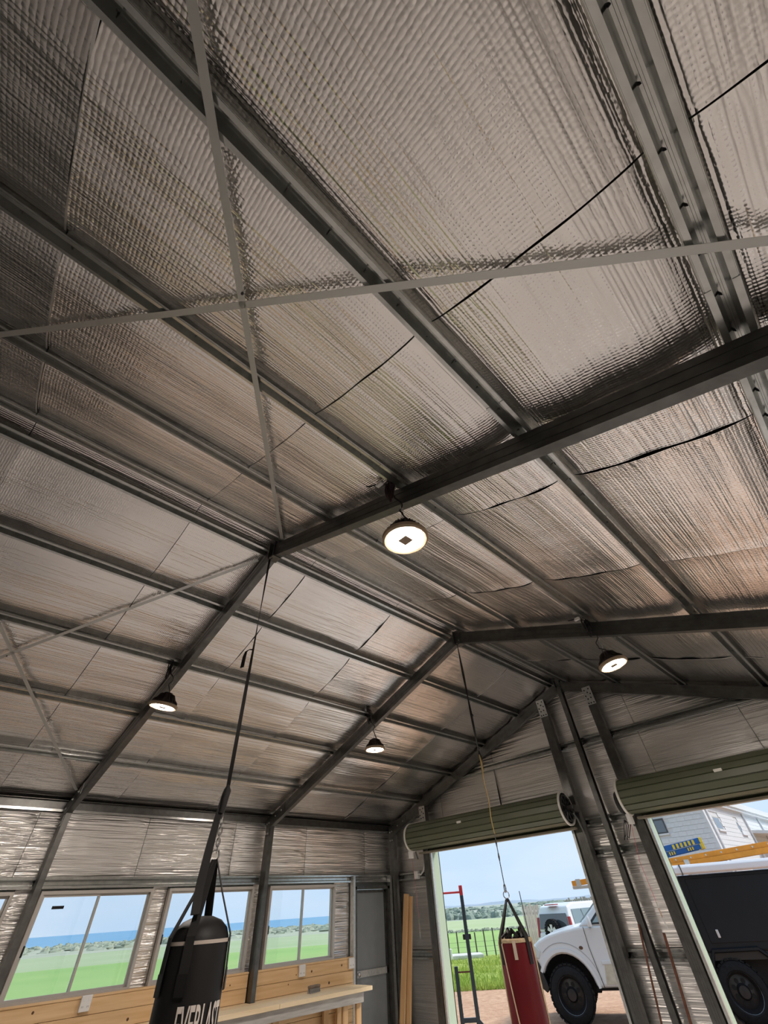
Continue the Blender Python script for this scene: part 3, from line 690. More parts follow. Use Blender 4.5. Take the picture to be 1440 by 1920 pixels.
# ratchet strap from the apex to the bag, with a short chain
s1 = thing('hanging_strap', (BX, BY, 1.93), 'black ratchet strap with chain holding up the black punching bag', 'strap', 'hanging straps')
TP = Vector((.005, 1.468, 4.17)); LOW = Vector((BX+.004, BY, 2.24))
def al(f_): return TP+(LOW-TP)*f_
pts = [al(i/24) for i in range(25)]
dirs = [tuple(SIDE*math.cos(.5+f_*3.2)+TOWARDS*math.sin(.5+f_*3.2)) for f_ in [i/24 for i in range(25)]]
MB().ribbon(pts, dirs, [.022 if i < 10 else .026 for i in range(25)], .0035).build('webbing', WEB, s1)
kn = al(.515); MB().ribbon([kn+Vector((0, 0, .03)), kn-SIDE*.03+Vector((0, 0, .028)), kn-SIDE*.052+Vector((0, 0, .008)), kn-SIDE*.058-Vector((0, 0, .03)), kn-SIDE*.060-Vector((0, 0, .125))], tuple(TOWARDS*.75+SIDE*.65), [.016, .018, .024, .034, .036], .006).build('loose_tail', WEB, s1)
MB().tube([LOW+Vector((0, 0, .02)), LOW-Vector((0, 0, .01)), LOW-Vector((0, 0, .13))-SIDE*.012], [.008, .024, .018], 10).build('strap_bundle', WEB, s1, smooth=True)
MB().ribbon([LOW-Vector((0, 0, .02))-SIDE*.012, LOW-Vector((0, 0, .17))-SIDE*.030, Vector((BX, BY, 1.93))-SIDE*.04+TOWARDS*.03, Vector((BX, BY, 1.77))-SIDE*.05+TOWARDS*.07, Vector((BX, BY, 1.655))-SIDE*.045+TOWARDS*.150], tuple(SIDE), [.030, .040, .046, .046, .045], .006).build('folded_webbing', WEB, s1)
c0 = LOW-Vector((0, 0, .13)); c1 = RT+Vector((0, 0, .02))
for i in range(7):
    p = c0+(c1-c0)*((i+.5)/7); ax = SIDE if i % 2 else TOWARDS
    MB().tube([p+ax*.010*math.cos(q)+Vector((0, 0, 1))*.022*math.sin(q) for q in [2*PI*j/12 for j in range(12)]], .0036, 6, closed=True).build('chain_link', CHROME, s1)
mb = MB(); ring(mb, TP+Vector((0, 0, .015)), .02, .004, SIDE, (0, 0, 1)); mb.build('carabiner', BLACKP, s1, smooth=True)

# red bag
RX, RY = .0, 4.49; TW = Vector((CAM.x-RX, CAM.y-RY, 0)).normalized(); SD = Vector((-TW.y, TW.x, 0)); zt = 1.372
b2 = thing('punching_bag', (RX, RY, .25), 'worn red punching bag with black straps hanging in the left doorway', 'punching bag', 'punching bags')
bb = MB().lathe([(0, .25), (.145, .25), (.158, .28), (.158, .8), (.152, 1.1), (.147, zt-.02), (.142, zt), (.12, zt+.012), (0, zt+.014)], 40, (RX, RY, 0)).build('bag_body', REDV, b2, smooth=True)
MB().lathe([(.1435, zt-.012), (.150, zt-.012), (.149, zt+.006), (.14, zt+.014)], 40, (RX, RY, 0), closed=True).build('rim_seam', TAN, bb, smooth=True)
for a, w_ in ((1.28, .035), (-1.38, .03)):
    pts = []
    for i in range(13):
        z = zt-.005-i*.09; dv = TW*math.cos(a+.04*math.sin(i*1.7))+SD*math.sin(a+.04*math.sin(i*1.7)); pts.append(Vector((RX, RY, z))+dv*(.151+.006*min(1, i/6)))
    MB().ribbon(pts, tuple(Vector((-(TW*math.cos(a)+SD*math.sin(a)).y, (TW*math.cos(a)+SD*math.sin(a)).x, 0))), [w_*(1+.35*math.sin(i*2.3)) for i in range(13)], .004).build('worn_edge', TAN, bb)
cr_ = MB()
for i in range(9):
    a = i*.7; cr_.tube([Vector((RX, RY, zt+.012))+(TW*math.cos(a)+SD*math.sin(a))*.11, Vector((RX, RY, zt+.04+.012*(i % 3)))+(TW*math.cos(a+.5)+SD*math.sin(a+.5))*.06, Vector((RX, RY, zt+.014))+(TW*math.cos(a+1)+SD*math.sin(a+1))*.10], .016, 6)
cr_.build('crumpled_top', VINYL, b2, smooth=True)
RT2 = Vector((RX, RY, 1.665))
for a in (-1.05, .75, 2.3, -2.3):
    dv = TW*math.cos(a)+SD*math.sin(a); tv = Vector((-dv.y, dv.x, 0)); p1 = Vector((RX, RY, zt+.0))+dv*.150
    MB().ribbon([RT2+dv*.008-Vector((0, 0, .03)), RT2+(p1-RT2)*.5, p1+Vector((0, 0, .02)), p1-Vector((0, 0, .02))+dv*.004, p1-Vector((0, 0, .14))+dv*.005], tv, [.03, .032, .036, .036, .036], .004).build('hanging_strap', WEB, b2)
a = -.1; dv = TW*math.cos(a)+SD*math.sin(a); MB().ribbon([Vector((RX, RY, zt))+dv*.149, Vector((RX, RY, zt-.05))+dv*.153, Vector((RX, RY, zt-.11))+dv*.154], tuple(Vector((-dv.y, dv.x, 0))), .028, .003).build('cream_tab', mat('cream_cloth', (.6, .52, .42), .8), b2)
mb = MB(); ring(mb, RT2, .026, .004, SD, (0, 0, 1)); mb.build('steel_ring', CHROME, b2, smooth=True)
a = -.85; pts = [Vector((RX, RY, zt+.05))-SD*.06]
for i in range(12): aa = a+.55*i/11; dv = TW*math.cos(aa)+SD*math.sin(aa); pts.append(Vector((RX, RY, zt-.02-i*.075))+dv*(.160+.004*min(1, i/5)))
MB().tube(pts, .005, 6).build('dangling_cord', mat('cream_cord', (.66, .52, .34), .8), b2, smooth=True)
s2 = thing('hanging_strap', (RX, RY, 1.69), 'black strap and yellow rope holding up the red punching bag', 'strap', 'hanging straps')
TP2 = Vector((.0, 4.47, 4.185)); MID = Vector((RX, RY, 2.84))
pts = [TP2+(MID-TP2)*i/20 for i in range(21)]
MB().ribbon(pts, [tuple(SD*math.cos(1.9+i*.13)+TW*math.sin(1.9+i*.13)) for i in range(21)], [.012+.020*abs(math.sin(i*.31)) for i in range(21)], .004).build('webbing', WEB, s2)
kp = TP2+(MID-TP2)*.70; MB().tube([kp-Vector((0, 0, .03)), kp, kp+SD*.02+Vector((0, 0, .03))], [.006, .013, .009], 8).build('buckle', BLACKP, s2, smooth=True)
MB().ribbon([MID+Vector((0, 0, .02)), MID+SD*.012-Vector((0, 0, .12)), MID+SD*.015-Vector((0, 0, .02)), MID+Vector((0, 0, .04))], tuple(SD), .016, .004).build('loose_tail', WEB, s2)
pts = [MID+(Vector((RX, RY, 2.12))-MID)*i/10+SD*.006*math.sin(i*1.3) for i in range(11)]
MB().tube(pts, [.006+(.006 if i in (1, 2) else 0) for i in range(11)], 6).build('rope', ROPE, s2, smooth=True)
q0 = Vector((RX, RY, 2.12)); q1 = RT2+Vector((0, 0, .025))
MB().tube([q0+(q1-q0)*i/12 for i in range(13)], [.0045+(.005 if i in (2, 5) else 0) for i in range(13)], 6).build('cable', GALV, s2, smooth=True)
mb = MB(); mb.tube([q1+SD*.010*math.cos(q)+Vector((0, 0, 1))*(.03*math.sin(q)+.02) for q in [2*PI*j/14 for j in range(14)]], .0035, 6, closed=True); mb.build('carabiner', CHROME, s2, smooth=True)
mb = MB(); ring(mb, TP2+Vector((0, 0, .012)), .018, .004, SD, (0, 0, 1)); mb.build('carabiner', BLACKP, s2, smooth=True)

# ------------------------------------------------------------------ timber lining, bench and its things
XL = -4.405
def lining(y0, y1, label):
    t = thing('timber_lining', (XL, (y0+y1)/2, .0), label, 'wall lining', 'pine wall linings')
    for j, z in enumerate((.965, .835, .705, .575, .445, .315)):
        b = MB().box(XL-.045, XL-.022, y0, y1, z+.001, z+.128).build('plank', PINE, t, bevel=.004)
        rnd = random.Random(j*7+int(y0*9))
        for i in range(3): 
            ky = rnd.uniform(y0+.1, y1-.1); kz = z+rnd.uniform(.03, .10); kr = rnd.uniform(.006, .016)
            if j < 2: MB().lathe([(0, .0008), (kr, .0006), (kr, -.002)], 10, (XL-.022, ky, kz), (1, 0, 0)).build('knot', KNOT, b)
    MB().box(-4.50, XL-.012, y0, y1, 1.092, 1.112).build('sill_cap', PINE, t, bevel=.004)
    return t
lining(-1.40, 1.478, 'pine plank lining under the window at the left picture edge')
lining(1.562, 4.478, 'long pine plank lining behind the black punching bag')
lining(4.562, 6.385, 'short pine plank lining above the bench, ending at the grey door')
bn = thing('workbench', (-4.1, 4.8, 0), 'pale pine workbench on grey timber rails under the windows', 'workbench')
for i, (a, b) in enumerate(((3.0, 4.62), (4.625, 6.24))): MB().box(-3.98, -3.815, a, b, .792, .835).build('top_plank', PINEL, bn, bevel=.004)
for i, (x0, x1) in enumerate(((-4.15, -3.985), (-4.305, -4.155))): MB().box(x0, x1, 3.0, 6.24-.005*i, .792, .834).build('top_plank', PINEL, bn, bevel=.004)
for a, b in ((3.0, 4.478), (4.562, 6.24)): MB().box(-4.425, -4.31, a, b, .792, .834).build('top_plank', PINEL, bn, bevel=.004)
MB().box(-3.90, -3.855, 3.0, 6.10, .690, .790).build('front_rail', GREYW, bn, bevel=.004)
for a, b in ((3.0, 4.478), (4.562, 6.10)): MB().box(-4.42, -4.38, a, b, .690, .790).build('back_rail', GREYW, bn, bevel=.004)
for yy in (3.05, 4.6, 5.75, 6.0):
    MB().box(-3.945, -3.90, yy, yy+.09, 0, .788).build('leg', PINEV, bn, bevel=.004); MB().box(-4.378, -4.335, yy, yy+.09, 0, .788).build('leg', PINEV, bn, bevel=.004)
br = thing('brush', (-4.20, 5.42, .834), 'grey bristled scrubbing brush block on the bench', 'brush')
A = Matrix.Rotation(.25, 4, 'Z'); BC = Vector((-4.19, 5.44, .834))
MB().box(-.035, .035, -.105, .105, .045, .072).xf(lambda v: BC+A @ v).build('brush_back', mat('brush_wood', (.20, .15, .11), .8, noise=.3), br, bevel=.008)
me = MB().prism([(-.012, -.012), (.012, -.012), (.012, .012), (-.012, .012)], lambda p, q: (p[0]*(1+.25*q/.045), p[1]*(1+.25*q/.045), .045-q), 0, .045).mesh('bristle_tuft', mat('grey_bristle', (.24, .23, .22), .95, noise=.4, nscale=90))
for i in range(7):
    for j in range(2): place('bristle_tuft', me, br, BC+A @ Vector((-.018+j*.036, -.09+i*.03, 0)), (0, 0, .25))
for y, z, l in ((2.44, 1.055, 'white double power point below the window with the dark sticker'), (5.36, 1.045, 'white double power point above the brush on the bench'), (6.325, 1.045, 'white double power point at the end of the pine lining by the door')):
    t = thing('power_point', (XL-.02, y, z-.06), l, 'power point', 'power points')
    MB().box(XL-.010, XL+.020, y-.055, y+.055, z-.06, z+.06).build('plate', WHITEP, t, bevel=.006)
    for dy in (-.028, .028):
        MB().box(XL+.020, XL+.0225, y+dy-.012, y+dy+.012, z+.018, z+.042).build('switch', WHITEP, t, bevel=.001)
        for k_ in (-1, 1): MB().box(XL+.020, XL+.0206, y+dy+k_*.007-.0015, y+dy+k_*.007+.0015, z-.03, z-.016).build('socket_slot', DARK, t)

# leaning boards in the far corner
def lean_board(xb, xt, yb_, yt, zt_, w_, th, label):
    mb = MB(); P0 = Vector((xb, yb_, 0)); P1 = Vector((xt, yt, zt_)); d = (P1-P0).normalized(); wv = Vector((1, 0, 0)); wv = (wv-d*wv.dot(d)).normalized()
    mb.ribbon([P0+Vector((0, 0, .01)), P1], tuple(wv), w_, th); return tag(mb.build('timber_board', PINEV), label, 'board', 'leaning timber boards')
lean_board(-4.075, -3.915, 7.02, 7.20, 1.81, .105, .022, 'front pine board leaning in the corner beside the left roller door')
lean_board(-3.995, -3.855, 7.085, 7.24, 1.775, .10, .022, 'rear pine board leaning just behind the front board')
# rusty bars
for a, b, l in (((-.19, 7.20, 0), (-.01, 7.298, 1.335), 'thin rusty steel bar leaning left of the slim gable column'), ((.16, 7.20, 0), (.255, 7.30, 1.255), 'thicker rusty steel bar leaning right of the slim gable column')):
    tag(MB().tube([a, b], .012 if 'thin ' in l else .016, 8).build('steel_bar', RUST, smooth=True), l, 'bar', 'rusty bars')
# pull cords with tags
def pull_cord(x, y, z0, z1, label, green):
    t = thing('door_pull', (x, y, z1), label, 'cord', 'door pull cords')
    MB().tube([(x-.02+(.10 if not green else 0), y-.03, z0), (x-.005, y, (z0+z1)/2+.1), (x+.01, y, z1+.18)], .0022, 5).build('cord', PINKC, t)
    p = Vector((x+.01, y, z1+.18)); s_ = Vector((.70, -.70, 0))
    MB().ribbon([p+Vector((0, 0, .02)), p-Vector((0, 0, .04))], tuple(s_), .032, .003).build('green_label', TAGG if green else CREAM, t)
    MB().ribbon([p-Vector((0, 0, .04)), p-Vector((0, 0, .12))+s_*.008], tuple(s_), .026, .003).build('orange_label', mat('faded_orange', (.62, .42, .32), .7), t)
    MB().ribbon([p-Vector((0, 0, .11))+s_*.0, p-Vector((0, 0, .16))+s_*.02, p-Vector((0, 0, .215))+s_*.035], tuple(s_+Vector((0, 0, .2))), .030, .002).build('paper_tag', WHITEP, t)
pull_cord(-3.575, 7.10, 2.33, 1.30, 'pink pull cord with green and white tags left of the left roller door', True)
pull_cord(.36, 7.12, 2.28, 1.33, 'pink pull cord with white paper tags between the roller doors', False)
# switch box and conduit on the corner girt
t = thing('junction_box', (-3.80, Y3+.03, 2.0), 'white junction box with conduit on the corner girt', 'junction box')
MB().box(-3.86, -3.77, Y3-.02, Y3+.05, 2.00, 2.11).build('box', WHITEP, t, bevel=.008)
MB().tube([(-3.77, Y3+.0, 2.06), (-3.70, Y3+.0, 2.055), (-3.62, Y3-.02, 2.09), (-3.57, Y3-.03, 2.17), (-3.55, Y3-.03, 2.24)], .012, 8).build('conduit', WHITEP, t, smooth=True)
t = thing('cable_tail', (.29, 7.25, 2.10), 'tangled black cable tail beside the right roller door drum', 'cable')
for i in range(4): MB().tube([(.31, 7.26, 2.34), (.28+.03*i, 7.25, 2.28), (.25+.012*i, 7.24, 2.20-.02*i), (.22+.02*i, 7.24, 2.13+.03*(i % 2))], .006, 6).build('cable', BLACKP, t, smooth=True)

# ================================================================== outside
GY = -.17
# pull-up rack just outside the left doorway
fwv = Vector((-.633, .774, 0)); lfv = Vector((-.774, -.633, 0)); T0 = Vector((-3.68, 8.48, GY))
rk = thing('pull_up_rack', T0, 'dark blue grey pull up rack with red bar standing outside the left doorway', 'exercise rack')
def post(p, h0, h1, s_, m, name, par=rk):
    return MB().box(-s_, s_, -s_, s_, h0, h1).xf(lambda v: p+lfv*v.x+fwv*v.y+Vector((0, 0, v.z))).build(name, m, par, bevel=.006)
def beam(p0, p1, s_, m, name):
    P0, P1 = Vector(p0), Vector(p1); d = (P1-P0).normalized(); u_ = Vector((0, 0, 1)) if abs(d.z) < .9 else fwv; a = d.cross(u_).normalized(); b = a.cross(d)
    L = (P1-P0).length
    return MB().box(0, L, -s_, s_, -s_, s_).xf(lambda v: P0+d*v.x+a*v.y+b*v.z).build(name, m, rk, bevel=.005)
for base in (T0, T0+lfv*1.15):
    q = post(base, 0, 1.92, .032, RACKB, 'tall_post'); post(base, 1.92, 2.06, .033, RACKR, 'red_post_cap')
    me = MB().lathe([(.0, .001), (.011, .001), (.011, -.004)], 8, (0, 0, 0), (lfv.x*-1, lfv.y*-1, 0)).mesh('pin_hole', DARK)
    for i in range(15): place('pin_hole', me, q, base-lfv*.033+Vector((0, 0, .45+i*.095)))
    sp_ = base+lfv*.265; q = post(sp_, 0, 1.02, .032, RACKB, 'short_post')
    for i in range(7): place('pin_hole', me, q, sp_-lfv*.033+Vector((0, 0, .3+i*.095)))
    beam(base+Vector((0, 0, .42)), sp_+Vector((0, 0, .42)), .026, RACKB, 'lower_beam')
    beam(base+Vector((0, 0, .95)), sp_+Vector((0, 0, .95)), .010, RUST, 'safety_rod')
    beam(base+Vector((0, 0, .42)), base-lfv*.42+Vector((0, 0, .03)), .024, RACKB, 'diagonal_brace')
    beam(base-lfv*.5+Vector((0, 0, .03)), base+lfv*.5+Vector((0, 0, .03)), .028, RACKB, 'foot_beam')
    hk = base+Vector((0, 0, 1.37)); MB().box(-.075, .075, -.02, .02, -.035, .035).xf(lambda v: hk+lfv*v.x+fwv*v.y+Vector((0, 0, v.z))).build('bar_hook', BLACKP, rk, bevel=.01)
MB().tube([T0+Vector((0, 0, 1.965)), T0+lfv*1.15+Vector((0, 0, 1.965))], .015, 10).build('pull_up_bar', RACKR, rk, smooth=True)
beam(T0+Vector((0, 0, .03)), T0+lfv*1.15+Vector((0, 0, .03)), .024, RACKB, 'rear_foot_beam')

# ---------- wheels
BLKRIM = mat('black_rim', (.022, .022, .025), .35, .3)
def wheel(T, u, v, rad, wid, name, par, rim_m, spokes=0, out=-1, lugs=30):
    """v = outer face; T maps (u, v, z) local to world"""
    t = MB(); r = rad; w_ = wid; vi = v-out*w_
    pr = [(r*.60, 0), (r*.66, -.02), (r*.86, -.012), (r*.94, .02), (r*.965, .05), (r*.965, w_-.05), (r*.94, w_-.02), (r*.7, w_), (r*.60, w_)]
    MBt = MB().lathe(pr, 40, (0, 0, 0), (0, 1, 0), closed=True)
    tr = MBt.xf(lambda p: T(Vector((u+p.x, v-out*p.y if out < 0 else v-p.y, rad+p.z)))).build(name, RUBBER, par, smooth=True)
    lg = MB()
    for i in range(lugs):
        a = 2*PI*i/lugs
        for s_, v0, v1 in ((0, .004, .085), (1, w_-.085, w_-.004), (.5, .09, w_-.09)):
            b = a+s_*PI/lugs; bx = MB().box(-.030*r/.4, .030*r/.4, v0, v1, r*.94, r*1.0)
            c_, s2 = math.cos(b), math.sin(b)
            bx.xf(lambda p: T(Vector((u+p.x*c_+p.z*s2, v+(p.y if out < 0 else -p.y), rad-p.x*s2+p.z*c_)))); i0 = len(lg.v); lg.v += bx.v; lg.f += [tuple(i0+j for j in q) for q in bx.f]
    stuff(lg.build('tread_lugs', RUBBER, tr))
    sg = 1 if out < 0 else -1
    rm = MB().lathe([(r*.63, -.004), (r*.60, .01), (r*.57, .05), (r*.50, .11), (r*.26, .085), (r*.19, .03), (0, .025)], 32, (0, 0, 0), (0, 1, 0), cap=False).xf(lambda p: T(Vector((u+p.x, v+sg*p.y, rad+p.z)))).build('rim', rim_m, tr, smooth=True)
    if spokes:
        for i in range(spokes):
            a = 2*PI*i/spokes; c_, s2 = math.cos(a), math.sin(a)
            MB().prism([(-.04*r/.4, r*.12), (.04*r/.4, r*.12), (.065*r/.4, r*.58), (-.065*r/.4, r*.58)], lambda p, q: T(Vector((u+p[0]*c_+p[1]*s2, v+sg*q, rad-p[0]*s2+p[1]*c_))), -.004, .03).build('spoke', mat('silver_wheel_paint', (.66, .66, .66), .35), rm)
    else:
        me = None
        for i in range(8):
            a = 2*PI*(i+.5)/8; MB().lathe([(r*.085, 0), (r*.085, .012), (0, .012)], 12, (0, 0, 0), (0, -sg, 0)).xf(lambda p: T(Vector((u+p.x+r*.34*math.sin(a), v+sg*(.094)+p.y, rad+p.z+r*.34*math.cos(a))))).build('rim_hole', DARK, rm)
        MB().lathe([(r*.60, .0), (r*.615, -.006), (r*.63, .0)], 32, (0, 0, 0), (0, 1, 0), closed=True).xf(lambda p: T(Vector((u+p.x, v+sg*p.y, rad+p.z)))).build('rim_lip', mat('gloss_black', (.10, .10, .105), .18, .8), rm, smooth=True)
    return tr

# ---------- white ute with black canopy
UA = Vector((-3.38, 11.17, GY)); UD = Vector((.91477, .40397, 0)); UN = Vector((-.40397, .91477, 0))
TU = lambda p: UA+UD*p.x+UN*p.y+Vector((0, 0, p.z))
ut = thing('ute', UA+UD*1.5+UN*.9, 'white ute with black canopy and mud tyres parked outside the doorways', 'pickup truck')
arch = [(.52*math.cos(math.radians(a)), .43+.53*math.sin(math.radians(a))) for a in range(152, 5, -12)]
body = [(-.60, .93), (-.62, 1.02), (-.55, 1.10), (-.42, 1.17), (-.2, 1.245), (.1, 1.30), (.48, 1.345), (2.50, 1.32), (2.52, .52), (.56, .49)]+arch[::-1]+[(-.52, .84)]
bd = MB().prism(body, lambda p, q: TU(Vector((p[0], q, p[1]))), .02, 1.77).build('body', CARW, ut, bevel=.05, bseg=3)
for p_ in bd.data.polygons: p_.use_smooth = False
MB().prism([(-.66, .86), (-.66, .60), (-.46, .44), (-.40, .50), (-.50, .80), (-.56, .92)], lambda p, q: TU(Vector((p[0], q, p[1]))), .0, 1.79).build('front_bumper', BLACKP, ut, bevel=.02)
MB().prism([(-.45, .40), (-.45, .96), (.55, .96), (.55, .40)], lambda p, q: TU(Vector((p[0], q, p[1]))), .34, 1.45).build('wheel_well', DARK, ut)
MB().prism([(.5, .45), (2.6, .45), (2.6, .50), (.5, .50)], lambda p, q: TU(Vector((p[0], q, p[1]))), .12, 1.67).build('chassis', DARK, ut)
# raised guard lip round the wheel arch
lip = [(.57*math.cos(math.radians(a)), .43+.585*math.sin(math.radians(a))) for a in range(150, 2, -8)]
MB().ribbon([TU(Vector((x, .012, z))) for x, z in lip], tuple(UN), .03, .05).build('wheel_arch_lip', CARW, ut)
gv = lambda z: .03+max(0, z-1.33)/.46*.17
gh = [(.46, 1.335), (1.10, 1.79), (1.3, 1.82), (2.25, 1.82), (2.38, 1.78), (2.52, 1.32)]
mb = MB(); n = len(gh)
for s_ in (0, 1):
    for (x, z) in gh: mb.v.append(tuple(TU(Vector((x, gv(z) if s_ == 0 else 1.79-gv(z), z)))))
mb.f = [tuple(range(n)), tuple(range(2*n-1, n-1, -1))]+[(j, (j+1) % n, n+(j+1) % n, n+j) for j in range(n)]
cb = mb.build('cab', CARW, ut, bevel=.03)
def side_panel(poly, name, m, par, e=.006, th=.01): return MB().prism(poly, lambda p, q: TU(Vector((p[0], gv(p[1])-q, p[1]))), e-th, e).build(name, m, par)
side_panel([(.66, 1.355), (1.16, 1.745), (1.62, 1.765), (1.62, 1.355)], 'window_surround', BLACKP, cb, .006)
w_ = side_panel([(.76, 1.385), (1.18, 1.715), (1.58, 1.735), (1.58, 1.385)], 'door_window', CARGL, cb, .012)
side_panel([(1.66, 1.355), (1.66, 1.765), (2.2, 1.76), (2.36, 1.355)], 'rear_window', CARGLD, cb, .010)
mb = MB(); mb.v = [tuple(TU(Vector(p))) for p in ((.53, .16, 1.395), (.53, 1.63, 1.395), (1.06, 1.50, 1.772), (1.06, .29, 1.772), (.51, .16, 1.40), (.51, 1.63, 1.40), (1.04, 1.50, 1.785), (1.04, .29, 1.785))]
mb.f = [(0, 1, 2, 3), (4, 5, 6, 7), (0, 1, 5, 4), (1, 2, 6, 5), (2, 3, 7, 6), (3, 0, 4, 7)]; mb.build('windscreen', CARGL, cb)
door_poly = [(.575, 1.31), (.585, 1.05), (.66, .60), (.67, .535), (1.62, .535), (1.62, 1.31)]
MB().prism(door_poly, lambda p, q: TU(Vector((p[0], .02-q, p[1]))), -.01, .006).build('front_door', CARW, ut, bevel=.004)
MB().prism([(.70, .54), (1.6, .54), (1.6, .79), (.76, .79)], lambda p, q: TU(Vector((p[0], .02-q, p[1]))), .006, .009).build('dusty_door_skin', CARDIRT, ut)
MB().prism([(.72, .80), (1.6, .80), (1.6, .86), (.72, .85)], lambda p, q: TU(Vector((p[0], .02-q, p[1]))), .006, .022).build('side_moulding', CARW, ut, bevel=.006)
MB().tube([TU(Vector((.55, .016, 1.33))), TU(Vector((.56, .013, 1.05))), TU(Vector((.63, .012, .60))), TU(Vector((.65, .012, .50)))], .005, 5).build('door_seam', DARK, ut)
MB().tube([TU(Vector((x*1.16, .016, .43+(z-.43)*1.18))) for x, z in lip[3:-1]], .004, 5).build('guard_crease_shade', mat('crease_shadow', (.3, .33, .37), .5), ut)  # grey line painted as the shadow along the guard crease
MB().lathe([(0, 0), (.05, .0), (.06, .03), (.055, .10), (.03, .13), (0, .135)], 16, (0, 0, 0), (0, 0, 1)).xf(lambda p: TU(Vector((.70+p.x*.8, -.10+p.y*1.3, 1.33+p.z*1.25)))).build('side_mirror', CARW, ut, smooth=True)
MB().box(.66, .72, -.08, .05, 1.33, 1.37).xf(TU).build('mirror_arm', BLACKP, ut)
MB().lathe([(0, 0), (.028, 0), (.02, .01), (0, .012)], 10, (0, 0, 0), (0, -1, 0)).xf(lambda p: TU(Vector((.40+p.x*1.5, .02+p.y, 1.035+p.z)))).build('side_indicator', mat('smoked_orange', (.10, .05, .03), .3), ut)
MB().prism([(-.585, .93), (-.60, 1.06), (-.50, 1.105), (-.40, 1.02), (-.46, .90)], lambda p, q: TU(Vector((p[0]-.02, q, p[1]))), -.002, .22).build('headlight', mat('headlight_lens', (.55, .62, .62), .1, coat=.6), ut, bevel=.02)
MB().tube([TU(Vector((-.66, .5, .9))), TU(Vector((-.68, .5, 1.95)))], .010, 6).build('aerial', BLACKP, ut)
wheel(TU, 0, -.03, .415, .29, 'tyre', ut, BLKRIM); wheel(TU, 3.0, -.03, .415, .29, 'tyre', ut, BLKRIM)
wheel(TU, 0, 1.82, .415, .29, 'tyre', ut, BLKRIM, out=1, lugs=24); wheel(TU, 3.0, 1.82, .415, .29, 'tyre', ut, BLKRIM, out=1, lugs=24)
cn = MB().box(2.68, 4.75, -.02, 1.80, .90, 1.985).xf(TU).build('canopy', CANOPY, ut, bevel=.03)
MB().box(2.80, 4.62, -.032, -.012, 1.02, 1.93).xf(TU).build('canopy_door', CANOPY, cn, bevel=.012)
MB().box(2.955, 3.00, -.045, -.03, 1.09, 1.20).xf(TU).build('canopy_handle', ALU, cn, bevel=.006)
MB().box(2.60, 4.75, .0, 1.78, .80, .90).xf(TU).build('tray_frame', BLACKP, ut)
MB().box(2.55, 4.75, .20, 1.58, .45, .80).xf(TU).build('rear_chassis', DARK, ut)
MB().tube([TU(Vector((2.62, -.03, .64))), TU(Vector((2.77, -.03, .925))), TU(Vector((3.52, -.03, .935))), TU(Vector((3.80, -.03, .70)))], .034, 6).build('wheel_flare', CANOPY, ut)
MB().tube([TU(Vector((2.60, .1, .62))), TU(Vector((2.62, .0, .50))), TU(Vector((2.66, -.02, .30)))], .006, 5).build('mudflap_chain', CHROME, ut)
for u in (.95, 2.2):
    MB().box(u-.03, u+.03, .12, 1.68, 1.86, 1.90).xf(TU).build('roof_bar', ALU, ut); 
    for v in (.22, 1.55): MB().box(u-.025, u+.025, v-.02, v+.02, 1.81, 1.87).xf(TU).build('rack_foot', BLACKP, ut)
for u in (2.95, 4.5): MB().box(u-.03, u+.03, .02, 1.78, 1.985, 2.06).xf(TU).build('canopy_bar', ALU, ut)
# awning roll and ladders carried on top
aw = MB().prism([(-.20, 2.02), (-.20, 2.10), (-.16, 2.145), (-.06, 2.145), (-.04, 2.09), (-.06, 2.01), (-.16, 1.99)], lambda p, q: TU(Vector((q, p[0], p[1]))), 2.42, 4.95)
aw = aw.build('awning_roll', mat('awning_white', (.74, .74, .78), .4), None, bevel=.01); tag(aw, 'long white rolled awning along the top of the black canopy', 'awning')
MB().box(2.78, 2.80, -.205, -.035, 1.985, 2.15).xf(TU).build('awning_clamp', GALV, aw)
def ladder(name, m, u0, u1, z0, z1, v0, v1, hh, label, sections=1, rung=.3, stripe=None):
    t = thing(name, TU(Vector(((u0+u1)/2, (v0+v1)/2, min(z0, z1)))), label, 'ladder', 'ladders on the ute')
    for s_ in range(sections):
        ua = u0+s_*.0; off = s_*hh*1.02
        for v in (v0+s_*.03, v1-s_*.03):
            mb = MB(); ub = u1 if s_ == 0 else u1-.1*s_
            if s_: ua = u0+(u1-u0)*.42
            zz = lambda u: z0+(z1-z0)*(u-u0)/(u1-u0)+off
            mb.v = [tuple(TU(Vector((u, vv, zz(u)+dz)))) for u in (ua, ub) for vv in (v-.014, v+.014) for dz in (0, hh)]
            mb.f = [(0, 1, 3, 2), (4, 6, 7, 5), (0, 4, 5, 1), (2, 3, 7, 6), (0, 2, 6, 4), (1, 5, 7, 3)]
            r_ = mb.build('rail', m, t, bevel=.004)
        u = ua+.2
        while u < u1-.1:
            MB().tube([TU(Vector((u, v0, zz(u)+hh/2))), TU(Vector((u, v1, zz(u)+hh/2)))], .016, 8).build('rung', ALU, t); u += rung
    return t
o = ladder('extension_ladder', ORANGEF, .57, 4.72, 1.955, 2.235, .12, .56, .085, 'long orange extension ladder lying along the top of the ute', sections=2)
for u, z in ((.66, 1.955), (2.95, 2.12)): MB().box(u, u+.10, .100, .14, z-.01, z+.11).xf(TU).build('rail_bracket', ALU, o)
ladder('aluminium_ladder', ALU, .56, 2.55, 1.905, 1.925, .16, .52, .05, 'thin silver aluminium ladder under the orange ladder at the front of the ute')
bl = ladder('step_ladder', BLUEF, 2.15, 3.48, 2.245, 2.40, .70, 1.05, .085, 'blue stepladder with yellow striped ends on top of the ute', sections=1, rung=.26)
